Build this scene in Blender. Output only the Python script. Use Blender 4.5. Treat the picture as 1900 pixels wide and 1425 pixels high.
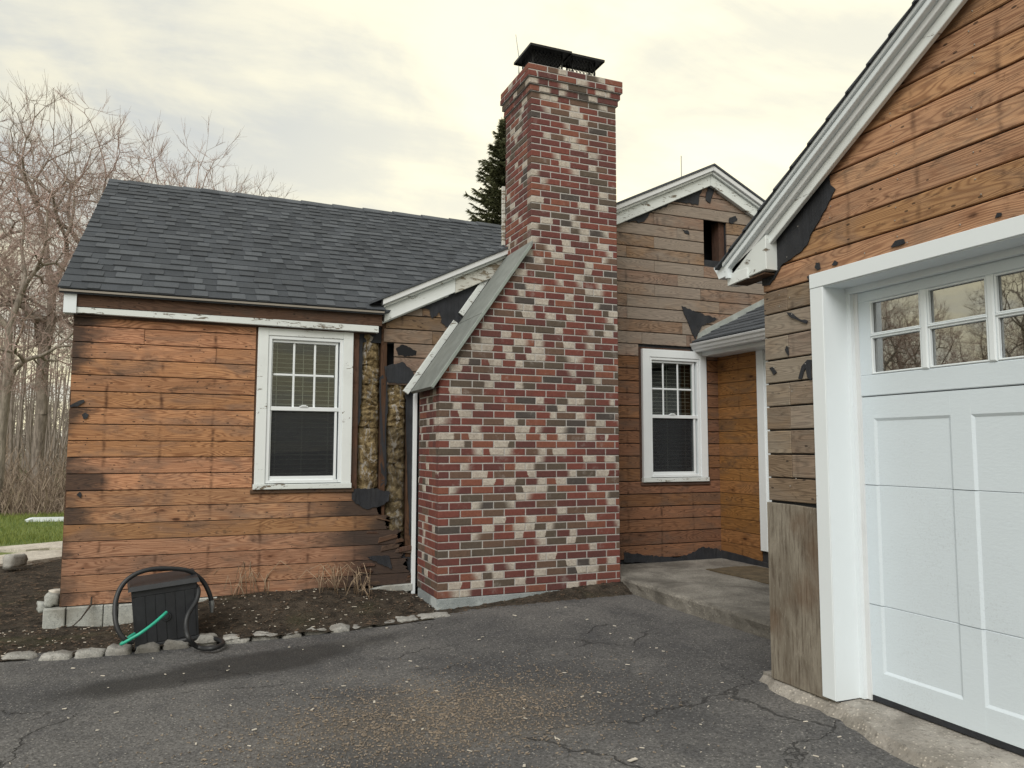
import bpy, bmesh, math, random
import numpy as np
from mathutils import Vector, Matrix
random.seed(7); RNG = np.random.default_rng(7)
S = bpy.context.scene
for o in list(bpy.data.objects): bpy.data.objects.remove(o)
COL = S.collection
R = math.radians

# ------------------------------------------------------------------ camera
W, H, FPX = 1900.0, 1425.0, 1417.2
YAW, PITCH, ROLL = R(22.366), R(4.843), R(0.094)
_f = Vector((math.sin(YAW)*math.cos(PITCH), math.cos(YAW)*math.cos(PITCH), math.sin(PITCH)))
_r = Vector((math.cos(YAW), -math.sin(YAW), 0)); _u = _r.cross(_f)
_r2 = math.cos(ROLL)*_r + math.sin(ROLL)*_u; _u2 = -math.sin(ROLL)*_r + math.cos(ROLL)*_u
cam_d = bpy.data.cameras.new('camera'); cam = bpy.data.objects.new('camera', cam_d); COL.objects.link(cam)
cam_d.sensor_fit = 'HORIZONTAL'; cam_d.sensor_width = 36; cam_d.lens = 36*FPX/W
cam_d.clip_start = 0.05; cam_d.clip_end = 3000
M = Matrix((_r2, _u2, -_f)).transposed().to_4x4(); cam.matrix_world = M
S.camera = cam
def ray(x, y):
    return _r2*((x-W/2)/FPX) - _u2*((y-H/2)/FPX) + _f
def PY(x, y, Y): d = ray(x, y); return d*(Y/d.y)
def PX(x, y, X): d = ray(x, y); return d*(X/d.x)
def PZ(x, y, Z): d = ray(x, y); return d*(Z/d.z)

# ------------------------------------------------------------------ node helper
class NT:
    def __init__(s, nt): s.t = nt; s.N = nt.nodes; s.L = nt.links
    def node(s, typ, **kw):
        n = s.N.new(typ)
        for k, v in kw.items(): setattr(n, k, v)
        return n
    def set(s, sock, v):
        if isinstance(v, bpy.types.NodeSocket): s.L.new(v, sock)
        elif isinstance(v, (tuple, list)) and len(v) == 3 and len(getattr(sock, 'default_value', v)) == 4: sock.default_value = (*v, 1)
        else: sock.default_value = v
    def m(s, op, a, b=0.0, c=0.0, clamp=False):
        n = s.node('ShaderNodeMath', operation=op, use_clamp=clamp)
        for i, v in enumerate((a, b, c)): s.set(n.inputs[i], v)
        return n.outputs[0]
    def vm(s, op, a, b=(0, 0, 0)):
        n = s.node('ShaderNodeVectorMath', operation=op); s.set(n.inputs[0], a); s.set(n.inputs[1], b); return n.outputs[0]
    def comb(s, x, y, z):
        n = s.node('ShaderNodeCombineXYZ'); s.set(n.inputs[0], x); s.set(n.inputs[1], y); s.set(n.inputs[2], z); return n.outputs[0]
    def sep(s, v):
        n = s.node('ShaderNodeSeparateXYZ'); s.set(n.inputs[0], v); return n.outputs
    def noise(s, vec, scale=1.0, detail=4.0, rough=0.55, dist=0.0, out='Fac'):
        n = s.node('ShaderNodeTexNoise'); s.set(n.inputs['Vector'], vec); s.set(n.inputs['Scale'], scale)
        n.inputs['Detail'].default_value = detail; n.inputs['Roughness'].default_value = rough; n.inputs['Distortion'].default_value = dist
        return n.outputs[out]
    def vor(s, vec, scale=1.0, feature='F1', out='Distance'):
        n = s.node('ShaderNodeTexVoronoi', feature=feature); s.set(n.inputs['Vector'], vec); s.set(n.inputs['Scale'], scale); return n.outputs[out]
    def mix(s, f, a, b, typ='MIX'):
        n = s.node('ShaderNodeMix', data_type='RGBA', blend_type=typ); s.set(n.inputs[0], f); s.set(n.inputs[6], a); s.set(n.inputs[7], b); return n.outputs[2]
    def ss(s, v, a, b):
        n = s.node('ShaderNodeMapRange', interpolation_type='SMOOTHSTEP'); s.set(n.inputs[0], v); s.set(n.inputs[1], a); s.set(n.inputs[2], b); return n.outputs[0]
    def lin(s, v, a, b, c=0.0, d=1.0):
        n = s.node('ShaderNodeMapRange'); s.set(n.inputs[0], v); s.set(n.inputs[1], a); s.set(n.inputs[2], b); s.set(n.inputs[3], c); s.set(n.inputs[4], d); return n.outputs[0]
    def pos(s): return s.node('ShaderNodeNewGeometry').outputs['Position']
    def rnd(s): return s.node('ShaderNodeObjectInfo').outputs['Random']
    def island(s): return s.node('ShaderNodeNewGeometry').outputs['Random Per Island']
    def attr(s, name, out='Color'):
        n = s.node('ShaderNodeAttribute', attribute_name=name); return n.outputs[out]
    def bump(s, h, strength=0.5, dist=0.01):
        n = s.node('ShaderNodeBump'); n.inputs['Strength'].default_value = strength; n.inputs['Distance'].default_value = dist; s.set(n.inputs['Height'], h); return n.outputs[0]
    def bsdf(s, col, rough=0.7, normal=None, metal=0.0, spec=0.5):
        n = s.node('ShaderNodeBsdfPrincipled'); s.set(n.inputs['Base Color'], col); s.set(n.inputs['Roughness'], rough)
        n.inputs['Metallic'].default_value = metal; n.inputs['Specular IOR Level'].default_value = spec
        if normal is not None: s.L.new(normal, n.inputs['Normal'])
        return n.outputs[0]
    def out(s, sh): o = s.node('ShaderNodeOutputMaterial'); s.L.new(sh, o.inputs[0])
def mat(name):
    m = bpy.data.materials.new(name); m.use_nodes = True; m.node_tree.nodes.clear(); return m, NT(m.node_tree)

# ------------------------------------------------------------------ sky, sun, exposure
SUN = Vector((-0.50, -0.58, 0.66)).normalized()
world = bpy.data.worlds.new('World'); S.world = world; world.use_nodes = True
wt = NT(world.node_tree); wt.N.clear()
d = wt.node('ShaderNodeTexCoord').outputs['Generated']
sx, sy, sz = wt.sep(d)
sky = wt.node('ShaderNodeTexSky', sky_type='NISHITA'); sky.sun_disc = False
sky.sun_elevation = math.asin(SUN.z); sky.sun_rotation = math.atan2(SUN.x, SUN.y); sky.air_density = 1.2; sky.dust_density = 3.0
zz = wt.m('MAXIMUM', sz, 0.0)
den = wt.m('ADD', zz, 0.22)
cv = wt.comb(wt.m('DIVIDE', sx, den), wt.m('DIVIDE', sy, den), wt.m('MULTIPLY', sz, 0.6))
n1 = wt.noise(cv, 1.3, 7, 0.55, 0.5)
n2 = wt.noise(wt.vm('ADD', wt.vm('MULTIPLY', cv, (0.7, 1.5, 1.0)), (7.3, 1.1, 0)), 2.6, 6, 0.6, 0.4)
cl = wt.ss(wt.m('ADD', wt.m('MULTIPLY', n1, 0.65), wt.m('MULTIPLY', n2, 0.35)), 0.40, 0.60)
el = wt.ss(zz, 0.05, 0.55)
bright = wt.mix(el, (1.0, 0.905, 0.60), (0.85, 0.82, 0.68))
grey = wt.mix(el, (0.74, 0.72, 0.62), (0.50, 0.54, 0.575))
cloud = wt.mix(cl, grey, bright)
# thin cloud glowing low over the roofs, where the photograph's sky is brightest
gd = Vector((0.62, 0.76, 0.22)).normalized()
dt = wt.node('ShaderNodeVectorMath', operation='DOT_PRODUCT'); wt.L.new(wt.vm('NORMALIZE', d), dt.inputs[0]); dt.inputs[1].default_value = gd
gl = wt.m('MULTIPLY', wt.ss(dt.outputs['Value'], 0.72, 1.0), wt.lin(cl, 0, 1, 0.45, 1.0))
cloud = wt.mix(gl, cloud, (1.28, 1.18, 0.84))
bl = wt.node('ShaderNodeBackground'); wt.set(bl.inputs[0], cloud); bl.inputs[1].default_value = 0.75
bs = wt.node('ShaderNodeBackground'); wt.set(bs.inputs[0], sky.outputs[0]); bs.inputs[1].default_value = 0.07
mx = wt.node('ShaderNodeMixShader'); mx.inputs[0].default_value = 0.93
wt.L.new(bs.outputs[0], mx.inputs[1]); wt.L.new(bl.outputs[0], mx.inputs[2])
wo = wt.node('ShaderNodeOutputWorld'); wt.L.new(mx.outputs[0], wo.inputs[0])
sl = bpy.data.lights.new('sun', 'SUN'); sl.energy = 1.5; sl.angle = R(38); sl.color = (1.0, 0.97, 0.92)
so = bpy.data.objects.new('sun', sl); COL.objects.link(so); so.rotation_euler = SUN.to_track_quat('Z', 'Y').to_euler()
S.view_settings.view_transform = 'Standard'; S.view_settings.look = 'None'; S.view_settings.exposure = 0.62; S.view_settings.gamma = 1.0
S.view_settings.use_curve_mapping = False
S.render.engine = 'CYCLES'
S.cycles.max_bounces = 8; S.cycles.transparent_max_bounces = 16

# ------------------------------------------------------------------ object helpers
def empty(name, loc=(0, 0, 0)):
    o = bpy.data.objects.new(name, None); COL.objects.link(o); o.location = loc; o.empty_display_size = 0.1; return o
def tag(o, label=None, cat=None, group=None, kind=None):
    if label: o['label'] = label
    if cat: o['category'] = cat
    if group: o['group'] = group
    if kind: o['kind'] = kind
    return o
class MB:
    def __init__(s): s.v = []; s.f = []; s.a = []
    def add(s, vs, fs, a=None):
        n = len(s.v); s.v += [tuple(p) for p in vs]; s.f += [tuple(i+n for i in f) for f in fs]
        if a is not None: s.a += a
    def box(s, x0, x1, y0, y1, z0, z1):
        s.add([(x0,y0,z0),(x1,y0,z0),(x1,y1,z0),(x0,y1,z0),(x0,y0,z1),(x1,y0,z1),(x1,y1,z1),(x0,y1,z1)],
              [(0,3,2,1),(4,5,6,7),(0,1,5,4),(1,2,6,5),(2,3,7,6),(3,0,4,7)])
    def quadbox(s, p, q):   # two quads (4 points each) joined
        s.add(list(p)+list(q), [(3,2,1,0),(4,5,6,7),(0,1,5,4),(1,2,6,5),(2,3,7,6),(3,0,4,7)])
    def beam(s, a, b, w, h, up=(0,0,1)):
        a = Vector(a); b = Vector(b); d = (b-a).normalized(); sd = d.cross(Vector(up)).normalized(); u = sd.cross(d)
        P = [a+sd*(i*w/2)+u*(j*h/2) for i, j in ((-1,-1),(1,-1),(1,1),(-1,1))]; Q = [p+(b-a) for p in P]
        s.quadbox(P, Q)
    def tube(s, pts, rad, n=8, cap=True):
        pts = [Vector(p) for p in pts]; k = len(pts)
        if not isinstance(rad, (list, tuple)): rad = [rad]*k
        vs = []; fs = []; ref = None
        for i, p in enumerate(pts):
            t = (pts[min(i+1, k-1)]-pts[max(i-1, 0)]).normalized()
            if ref is None: ref = t.orthogonal().normalized()
            ref = (ref - t*ref.dot(t)).normalized(); b = t.cross(ref)
            for j in range(n):
                a = 2*math.pi*j/n; vs.append(p+(ref*math.cos(a)+b*math.sin(a))*rad[i])
        for i in range(k-1):
            for j in range(n): fs.append((i*n+j, i*n+(j+1)%n, (i+1)*n+(j+1)%n, (i+1)*n+j))
        if cap: fs.append(tuple(range(n-1, -1, -1))); fs.append(tuple((k-1)*n+j for j in range(n)))
        s.add(vs, fs)
    def build(s, name, material, parent=None, smooth=False, fix=True, kind=None, attrs=None):
        me = bpy.data.meshes.new(name); me.from_pydata(s.v, [], s.f)
        if fix:
            bm = bmesh.new(); bm.from_mesh(me); bmesh.ops.recalc_face_normals(bm, faces=bm.faces); bm.to_mesh(me); bm.free()
        me.materials.append(material)
        if smooth: me.shade_smooth()
        if attrs:
            for an, typ, data in attrs:
                at = me.attributes.new(an, typ, 'POINT'); at.data.foreach_set('color' if typ == 'FLOAT_COLOR' else 'vector', np.asarray(data, dtype=np.float32).ravel())
        o = bpy.data.objects.new(name, me); COL.objects.link(o)
        if parent:
            o.parent = parent
            o.matrix_parent_inverse = Matrix.Translation(-world_loc(parent))
        if kind: o['kind'] = kind
        return o
def world_loc(o):
    v = Vector(o.location)
    p = o.parent
    if p is not None and o.type == 'EMPTY': v = v + world_loc(p)
    if o.type == 'MESH': return Vector((0, 0, 0))
    return v
def link_child(o, parent):
    o.parent = parent; o.matrix_parent_inverse = Matrix.Translation(-world_loc(parent))
def clip(poly, a, b, c):
    """keep a*u+b*v+c>=0"""
    out = []; n = len(poly)
    for i in range(n):
        p, q = poly[i], poly[(i+1) % n]; dp = a*p[0]+b*p[1]+c; dq = a*q[0]+b*q[1]+c
        if dp >= 0: out.append(p)
        if dp*dq < 0:
            t = dp/(dp-dq); out.append((p[0]+(q[0]-p[0])*t, p[1]+(q[1]-p[1])*t))
    return out
def area(P): return 0.5*sum(P[i][0]*P[(i+1) % len(P)][1]-P[(i+1) % len(P)][0]*P[i][1] for i in range(len(P)))
def inset(P, d):
    if area(P) < 0: P = P[::-1]
    n = len(P); L = []
    for i in range(n):
        p, q = P[i], P[(i+1) % n]; ex, ey = q[0]-p[0], q[1]-p[1]; l = math.hypot(ex, ey) or 1e-9
        L.append((-ey/l, ex/l, -(-ey*p[0]+ex*p[1])/l - d))
    out = []
    for i in range(n):
        a, b = L[i-1], L[i]; det = a[0]*b[1]-a[1]*b[0]
        if abs(det) < 1e-7: out.append(P[i]); continue
        out.append(((a[1]*b[2]-b[1]*a[2])/det, (a[2]*b[0]-b[2]*a[0])/det))
    return P, out
def wallY(Y0): return lambda u, v, d: (u, Y0-d, v)
def wallX(X0): return lambda u, v, d: (X0-d, u, v)
def slab(b, poly, fr, d0, d1, ch=0.0):
    """convex outline extruded from depth d0 to d1 (outward), front edge chamfered"""
    if len(poly) < 3 or abs(area(poly)) < 1e-5: return False
    if area(poly) < 0: poly = poly[::-1]
    n = len(poly); vs = [fr(u, v, d0) for u, v in poly]; fs = [tuple(range(n))]
    if ch > 0:
        P, I = inset(poly, ch)
        vs += [fr(u, v, d1-ch*0.8) for u, v in P]+[fr(u, v, d1) for u, v in I]; lv = 3
    else: vs += [fr(u, v, d1) for u, v in poly]; lv = 2
    for k in range(lv-1):
        for i in range(n): fs.append((k*n+i, k*n+(i+1) % n, (k+1)*n+(i+1) % n, (k+1)*n+i))
    fs.append(tuple((lv-1)*n+i for i in range(n)))
    b.add(vs, fs); return True
def rect(u0, u1, v0, v1): return [(u0, v0), (u1, v0), (u1, v1), (u0, v1)]
def piece(name, poly, fr, d0, d1, m, parent, ch=0.0):
    b = MB()
    if not slab(b, poly, fr, d0, d1, ch): return None
    return b.build(name, m, parent)
def rag(poly, amp=0.012, step=0.03, seed=0):
    """torn outline from a coarse one"""
    r = random.Random(seed); out = []
    for i in range(len(poly)):
        p, q = poly[i], poly[(i+1) % len(poly)]; l = math.hypot(q[0]-p[0], q[1]-p[1]); k = max(1, int(l/step))
        for j in range(k):
            t = j/k; a = amp if j else amp*0.3
            out.append((p[0]+(q[0]-p[0])*t+r.uniform(-a, a), p[1]+(q[1]-p[1])*t+r.uniform(-a, a)))
    return out
def sheet(name, poly, fr, d, th, m, parent, wav=0.0):
    """thin torn sheet (concave outline allowed)"""
    bm = bmesh.new(); vs = [bm.verts.new(fr(u, v, d)) for u, v in poly]; f = bm.faces.new(vs)
    r = bmesh.ops.triangulate(bm, faces=[f]); 
    ex = bmesh.ops.extrude_face_region(bm, geom=list(bm.faces)); dv = Vector(fr(0, 0, d+th))-Vector(fr(0, 0, d))
    un = dv.normalized(); rs = random.Random(len(poly))
    for g in ex['geom']:
        if isinstance(g, bmesh.types.BMVert): g.co += dv+un*(wav*rs.random()**2)
    bmesh.ops.recalc_face_normals(bm, faces=bm.faces)
    me = bpy.data.meshes.new(name); bm.to_mesh(me); bm.free(); me.materials.append(m)
    o = bpy.data.objects.new(name, me); COL.objects.link(o); link_child(o, parent); return o
def pxY(pts, Y): return [(lambda p: (p.x, p.z))(PY(x, y, Y)) for x, y in pts]
def pxX(pts, X): return [(lambda p: (p.y, p.z))(PX(x, y, X)) for x, y in pts]
def sst(x, a, b): t = min(1, max(0, (x-a)/(b-a))); return t*t*(3-2*t)

# ------------------------------------------------------------------ materials
MT = {}
def plain(name, col, rough=0.6, metal=0.0, var=0.08, scale=8.0, bumpn=0.0, spec=0.5, dirt=None, dirt_amt=0.0):
    m, t = mat(name); p = t.pos()
    n = t.noise(p, scale, 6, 0.6)
    c = t.mix(1.0, col, t.comb(*[t.lin(n, 0.25, 0.75, 1-var, 1+var)]*3), 'MULTIPLY')
    if dirt:
        k = t.ss(t.noise(t.vm('MULTIPLY', p, (1, 1, 0.5)), 3.1, 8, 0.7), 0.60-0.2*dirt_amt, 0.78)
        c = t.mix(t.m('MULTIPLY', k, dirt_amt), c, dirt)
    nm = t.bump(t.noise(p, scale*14, 3), bumpn, 0.004) if bumpn else None
    t.out(t.bsdf(c, rough, nm, metal, spec)); MT[name] = m; return m

def wood(name, light, dark, grey, bias, ends=None, vertical=False, streak=0.35, gz=None, wet=None, mould=0.45):
    """boards: growth-ring lines, fibres, knots, weathering; all from position along/across the board"""
    m, t = mat(name); x, y, z = t.sep(t.pos()); r = t.rnd()
    al = t.m('ADD', x, y); ac = z
    if vertical: al, ac = z, t.m('ADD', x, y)
    ro = t.m('MULTIPLY', r, 91.7)
    v1 = t.comb(t.m('ADD', t.m('MULTIPLY', al, 0.9), ro), ro, t.m('MULTIPLY', ac, 9.0))
    rn = t.noise(v1, 1.0, 2.0, 0.45, 0.35)
    ring = t.m('MULTIPLY_ADD', t.m('SINE', t.m('MULTIPLY', rn, 175.0)), 0.5, 0.5)
    ring = t.m('POWER', ring, 1.8)
    fib = t.noise(t.comb(t.m('MULTIPLY', al, 5.0), ro, t.m('MULTIPLY', ac, 260.0)), 1.0, 3.0, 0.6)
    col = t.mix(t.m('MULTIPLY', ring, 0.68), light, dark)
    col = t.mix(t.ss(fib, 0.50, 0.78), col, t.mix(0.6, light, dark))
    # board to board tint
    r2 = t.m('FRACT', t.m('MULTIPLY', r, 17.31))
    tint = t.lin(r2, 0, 1, 0.80, 1.18)
    col = t.mix(1.0, col, t.comb(tint, tint, t.m('MULTIPLY', tint, t.lin(r, 0, 1, 0.86, 1.12))), 'MULTIPLY')
    # blotches
    bl = t.noise(t.comb(t.m('MULTIPLY', al, 2.2), ro, t.m('MULTIPLY', ac, 6.0)), 1.0, 5.0, 0.62, 0.6)
    col = t.mix(t.m('MULTIPLY', t.ss(bl, 0.44, 0.70), 0.75), col, t.mix(0.5, dark, grey))
    mo = t.noise(t.comb(t.m('MULTIPLY', al, 3.2), t.m('ADD', ro, 5.0), t.m('MULTIPLY', ac, 8.0)), 1.0, 7.0, 0.68, 0.9)
    col = t.mix(t.m('MULTIPLY', t.ss(mo, 0.56, 0.70), mould), col, (0.05, 0.036, 0.028))
    sp = t.noise(t.comb(t.m('MULTIPLY', al, 9.0), t.m('ADD', ro, 9.0), t.m('MULTIPLY', ac, 26.0)), 1.0, 6.0, 0.75, 0.5)
    col = t.mix(t.m('MULTIPLY', t.ss(sp, 0.57, 0.68), mould*0.9), col, (dark[0]*0.28, dark[1]*0.28, dark[2]*0.30))
    col = t.mix(t.m('MULTIPLY', t.ss(sp, 0.42, 0.30), 0.25), col, (min(1, light[0]*1.25), min(1, light[1]*1.3), min(1, light[2]*1.4)))
    # dark streaks left by nails and studs
    st = t.m('ABSOLUTE', t.m('SUBTRACT', t.m('FRACT', t.m('ADD', t.m('MULTIPLY', al, 2.46), t.m('MULTIPLY', t.noise(t.comb(al, ro, ac), 4.0, 2), 0.05))), 0.5))
    sk = t.m('MULTIPLY', t.m('SUBTRACT', 1.0, t.ss(st, 0.0, 0.06)), t.ss(t.noise(t.comb(al, ac, ro), 9.0, 4), 0.42, 0.70))
    col = t.mix(t.m('MULTIPLY', sk, streak), col, (dark[0]*0.30, dark[1]*0.30, dark[2]*0.36))
    # knots
    kv = t.node('ShaderNodeTexVoronoi', feature='F1'); t.set(kv.inputs['Vector'], t.comb(t.m('ADD', t.m('MULTIPLY', al, 2.2), ro), ro, t.m('MULTIPLY', ac, 5.2))); kv.inputs['Scale'].default_value = 1.0
    kd = t.m('ADD', kv.outputs['Distance'], t.m('MULTIPLY', t.noise(t.comb(al, ro, ac), 40, 2), 0.04))
    kc = t.sep(kv.outputs['Color'])[0]
    kn = t.m('MULTIPLY', t.m('SUBTRACT', 1.0, t.ss(kd, 0.06, 0.11)), t.m('GREATER_THAN', kc, 0.45))
    halo = t.m('MULTIPLY', t.m('SUBTRACT', 1.0, t.ss(kd, 0.07, 0.26)), t.m('GREATER_THAN', kc, 0.45))
    col = t.mix(t.m('MULTIPLY', halo, 0.45), col, dark)
    col = t.mix(t.m('MULTIPLY', kn, 0.85), col, (dark[0]*0.35, dark[1]*0.33, dark[2]*0.35))
    # staple and nail marks
    mk = t.node('ShaderNodeTexVoronoi', feature='F1'); t.set(mk.inputs['Vector'], t.comb(t.m('MULTIPLY', al, 11.0), ro, t.m('MULTIPLY', ac, 24.0))); mk.inputs['Scale'].default_value = 1.0
    mm = t.m('MULTIPLY', t.m('LESS_THAN', mk.outputs['Distance'], 0.13), t.m('GREATER_THAN', t.sep(mk.outputs['Color'])[1], 0.66))
    col = t.mix(t.m('MULTIPLY', mm, 0.75), col, (0.02, 0.014, 0.012))
    # weathering to grey
    g = t.m('ADD', t.m('MULTIPLY', t.noise(t.comb(t.m('MULTIPLY', al, 1.6), ro, t.m('MULTIPLY', ac, 3.0)), 1.0, 6.0, 0.65), 0.9), t.m('ADD', bias, t.m('MULTIPLY', t.m('SUBTRACT', r2, 0.5), 0.45)))
    if gz: g = t.m('ADD', g, t.m('MULTIPLY', t.ss(z, gz[0], gz[1]), gz[2]))
    gm = t.ss(g, 0.45, 0.85)
    greyc = t.mix(t.m('MULTIPLY', ring, 0.5), grey, (grey[0]*0.52, grey[1]*0.50, grey[2]*0.50))
    greyc = t.mix(t.ss(fib, 0.5, 0.75), greyc, (grey[0]*0.62, grey[1]*0.60, grey[2]*0.60))
    col = t.mix(t.m('MULTIPLY', gm, 0.92), col, greyc)
    # soaked / rotted places: list of (axis, edge, width, strength)
    for (ax, e, w, k, bw) in (wet or []):
        q = {'x': x, 'y': y, 'z': z}[ax[-1]]
        if ax[0] == '-': q = t.m('MULTIPLY', q, -1.0)
        nn = t.noise(t.comb(t.m('MULTIPLY', al, 3.0), ro, t.m('MULTIPLY', ac, 9.0)), 1.0, 5.0, 0.6)
        q = t.m('ADD', q, t.m('ADD', t.m('MULTIPLY', t.m('SUBTRACT', nn, 0.5), 0.55), t.m('MULTIPLY', t.m('SUBTRACT', r2, 0.5), bw)))
        col = t.mix(t.m('MULTIPLY', t.ss(q, e, e+w), k), col, (0.035, 0.03, 0.028))
    h = t.m('ADD', t.m('MULTIPLY', ring, 0.35), t.m('ADD', t.m('MULTIPLY', fib, 0.8), t.m('MULTIPLY', mm, -0.8)))
    t.out(t.bsdf(col, 0.82, t.bump(h, 0.5, 0.004), 0, 0.25)); MT[name] = m; return m
wood('wood_orange', (0.51, 0.264, 0.148), (0.175, 0.070, 0.035), (0.25, 0.195, 0.15), -0.30, wet=[('-x', 0.78, 0.22, 0.88, 0.35)], streak=0.8, mould=0.62)
wood('wood_orange_wet', (0.45, 0.247, 0.142), (0.18, 0.074, 0.038), (0.22, 0.175, 0.14), -0.12, wet=[('x', 0.90, 0.50, 0.90, 0.5), ('-x', 0.78, 0.22, 0.80, 0.35)], streak=0.7, mould=0.6)
wood('wood_brown_grey', (0.33, 0.215, 0.148), (0.105, 0.060, 0.042), (0.295, 0.250, 0.208), -0.22, gz=(0.55, 1.35, 0.46), streak=0.85, mould=0.8)
wood('wood_gable_left', (0.235, 0.155, 0.105), (0.085, 0.050, 0.035), (0.225, 0.185, 0.148), 0.05, streak=0.6, mould=0.75)
wood('wood_dark_brown', (0.25, 0.125, 0.068), (0.085, 0.040, 0.023), (0.18, 0.135, 0.105), -0.22, streak=0.75, mould=0.65)
wood('wood_entry', (0.31, 0.150, 0.052), (0.115, 0.047, 0.016), (0.17, 0.12, 0.075), -0.24, streak=0.6, mould=0.6)
wood('wood_tan', (0.51, 0.29, 0.158), (0.205, 0.094, 0.050), (0.31, 0.235, 0.17), -0.08, streak=0.75, mould=0.6)
wood('wood_grey', (0.27, 0.195, 0.142), (0.095, 0.064, 0.046), (0.295, 0.255, 0.205), 0.14, streak=0.6, mould=0.6)
m, t = mat('plywood_grey'); MT['plywood_grey'] = m; p = t.pos(); x, y, z = t.sep(p)
f1 = t.noise(t.vm('MULTIPLY', p, (1, 70, 5)), 1.0, 6, 0.7, 0.3); f2 = t.noise(t.vm('MULTIPLY', p, (1, 9, 3)), 1.0, 7, 0.7, 0.6); f3 = t.noise(p, 3.0, 5)
col = t.mix(t.ss(f2, 0.22, 0.80), (0.135, 0.112, 0.086), (0.305, 0.275, 0.225)); col = t.mix(t.m('MULTIPLY', t.ss(f1, 0.48, 0.66), 0.7), col, (0.075, 0.055, 0.040))
col = t.mix(t.m('MULTIPLY', t.ss(t.noise(t.vm('MULTIPLY', p, (1, 120, 14)), 1.0, 5, 0.8), 0.60, 0.68), 0.8), col, (0.40, 0.38, 0.33))
col = t.mix(t.m('MULTIPLY', t.ss(f3, 0.5, 0.7), 0.5), col, (0.12, 0.07, 0.04))
t.out(t.bsdf(col, 0.9, t.bump(t.m('ADD', f1, f2), 0.8, 0.006), 0, 0.2))
wood('wood_rot', (0.11, 0.07, 0.047), (0.035, 0.022, 0.016), (0.09, 0.075, 0.06), 0.0, streak=0.6, mould=0.8)
wood('stud_wood', (0.105, 0.055, 0.034), (0.045, 0.024, 0.016), (0.10, 0.08, 0.065), -0.1, vertical=True)
wood('fascia_dark', (0.115, 0.066, 0.044), (0.05, 0.028, 0.02), (0.10, 0.085, 0.07), -0.1)

def peeling(name, paint, amt, wd=(0.25, 0.21, 0.16)):
    m, t = mat(name); p = t.pos(); x, y, z = t.sep(p)
    v = t.comb(t.m('MULTIPLY', t.m('ADD', x, y), 3.0), t.m('MULTIPLY', y, 0.5), t.m('MULTIPLY', z, 12.0))
    n = t.noise(v, 2.2, 8, 0.72, 0.8); n2 = t.noise(p, 60, 3)
    k = t.ss(t.m('ADD', n, t.m('MULTIPLY', t.m('SUBTRACT', n2, 0.5), 0.12)), 0.66-amt*0.3, 0.70-amt*0.3)
    d = t.noise(p, 2.5, 6)
    c = t.mix(t.m('MULTIPLY', t.ss(d, 0.45, 0.75), 0.35), paint, (0.44, 0.45, 0.43))
    w = t.mix(t.noise(t.comb(t.m('MULTIPLY', x, 3), y, t.m('MULTIPLY', z, 150)), 1.0, 3), wd, (wd[0]*0.4, wd[1]*0.38, wd[2]*0.35))
    c = t.mix(k, c, w)
    t.out(t.bsdf(c, t.lin(k, 0, 1, 0.45, 0.85), t.bump(t.m('SUBTRACT', 1.0, k), 0.6, 0.003))); MT[name] = m; return m
peeling('paint_peeled', (0.68, 0.72, 0.71), 0.30)
peeling('paint_worn', (0.74, 0.78, 0.78), 0.12)
peeling('paint_bad', (0.58, 0.58, 0.53), 0.52, (0.30, 0.25, 0.18))
plain('white_vinyl', (0.76, 0.80, 0.82), 0.38, var=0.03, scale=3, dirt=(0.42, 0.43, 0.42), dirt_amt=0.25)
plain('white_trim', (0.745, 0.80, 0.83), 0.42, var=0.02, scale=2, dirt=(0.5, 0.52, 0.52), dirt_amt=0.12)
plain('gutter_white', (0.68, 0.70, 0.71), 0.35, var=0.04, scale=4, dirt=(0.35, 0.34, 0.32), dirt_amt=0.3)
plain('drip_metal', (0.27, 0.245, 0.21), 0.5, 0.2)
plain('felt', (0.018, 0.020, 0.025), 0.8, var=0.45, scale=9, bumpn=0.7, dirt=(0.07, 0.065, 0.06), dirt_amt=0.55)
plain('flashing_grey', (0.42, 0.45, 0.43), 0.45, 0.3, var=0.25, scale=9, dirt=(0.22, 0.20, 0.17), dirt_amt=0.6)
plain('slate', (0.185, 0.20, 0.188), 0.62, var=0.22, scale=7, bumpn=0.3)
plain('slate_edge', (0.25, 0.285, 0.262), 0.6, var=0.2, scale=12)
plain('black_metal', (0.022, 0.022, 0.023), 0.45, 0.6, var=0.2, scale=9)
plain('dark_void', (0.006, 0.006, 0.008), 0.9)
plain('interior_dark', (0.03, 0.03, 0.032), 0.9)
plain('blind_slat', (0.40, 0.39, 0.35), 0.5, var=0.04)
plain('plastic_black', (0.019, 0.021, 0.025), 0.5, var=0.25, scale=16, bumpn=0.15, dirt=(0.11, 0.10, 0.09), dirt_amt=0.28)
plain('hose_black', (0.016, 0.017, 0.019), 0.5, var=0.3, scale=25, dirt=(0.07, 0.065, 0.06), dirt_amt=0.4)
plain('hose_green', (0.025, 0.36, 0.24), 0.4, var=0.25, scale=20)
plain('grey_metal', (0.40, 0.42, 0.43), 0.35, 0.8)
plain('copper_nail', (0.36, 0.34, 0.31), 0.4, 0.6)
plain('mat_brown', (0.105, 0.078, 0.045), 0.95, var=0.5, scale=14, bumpn=0.9)
plain('dry_stem', (0.34, 0.25, 0.17), 0.8, var=0.3, scale=6)
plain('chip_wood', (0.25, 0.20, 0.15), 0.8, var=0.7, scale=40)
plain('chip_pale', (0.58, 0.53, 0.45), 0.8, var=0.25, scale=9)
plain('leaf_litter', (0.115, 0.078, 0.052), 0.9, var=0.7, scale=30)

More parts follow.
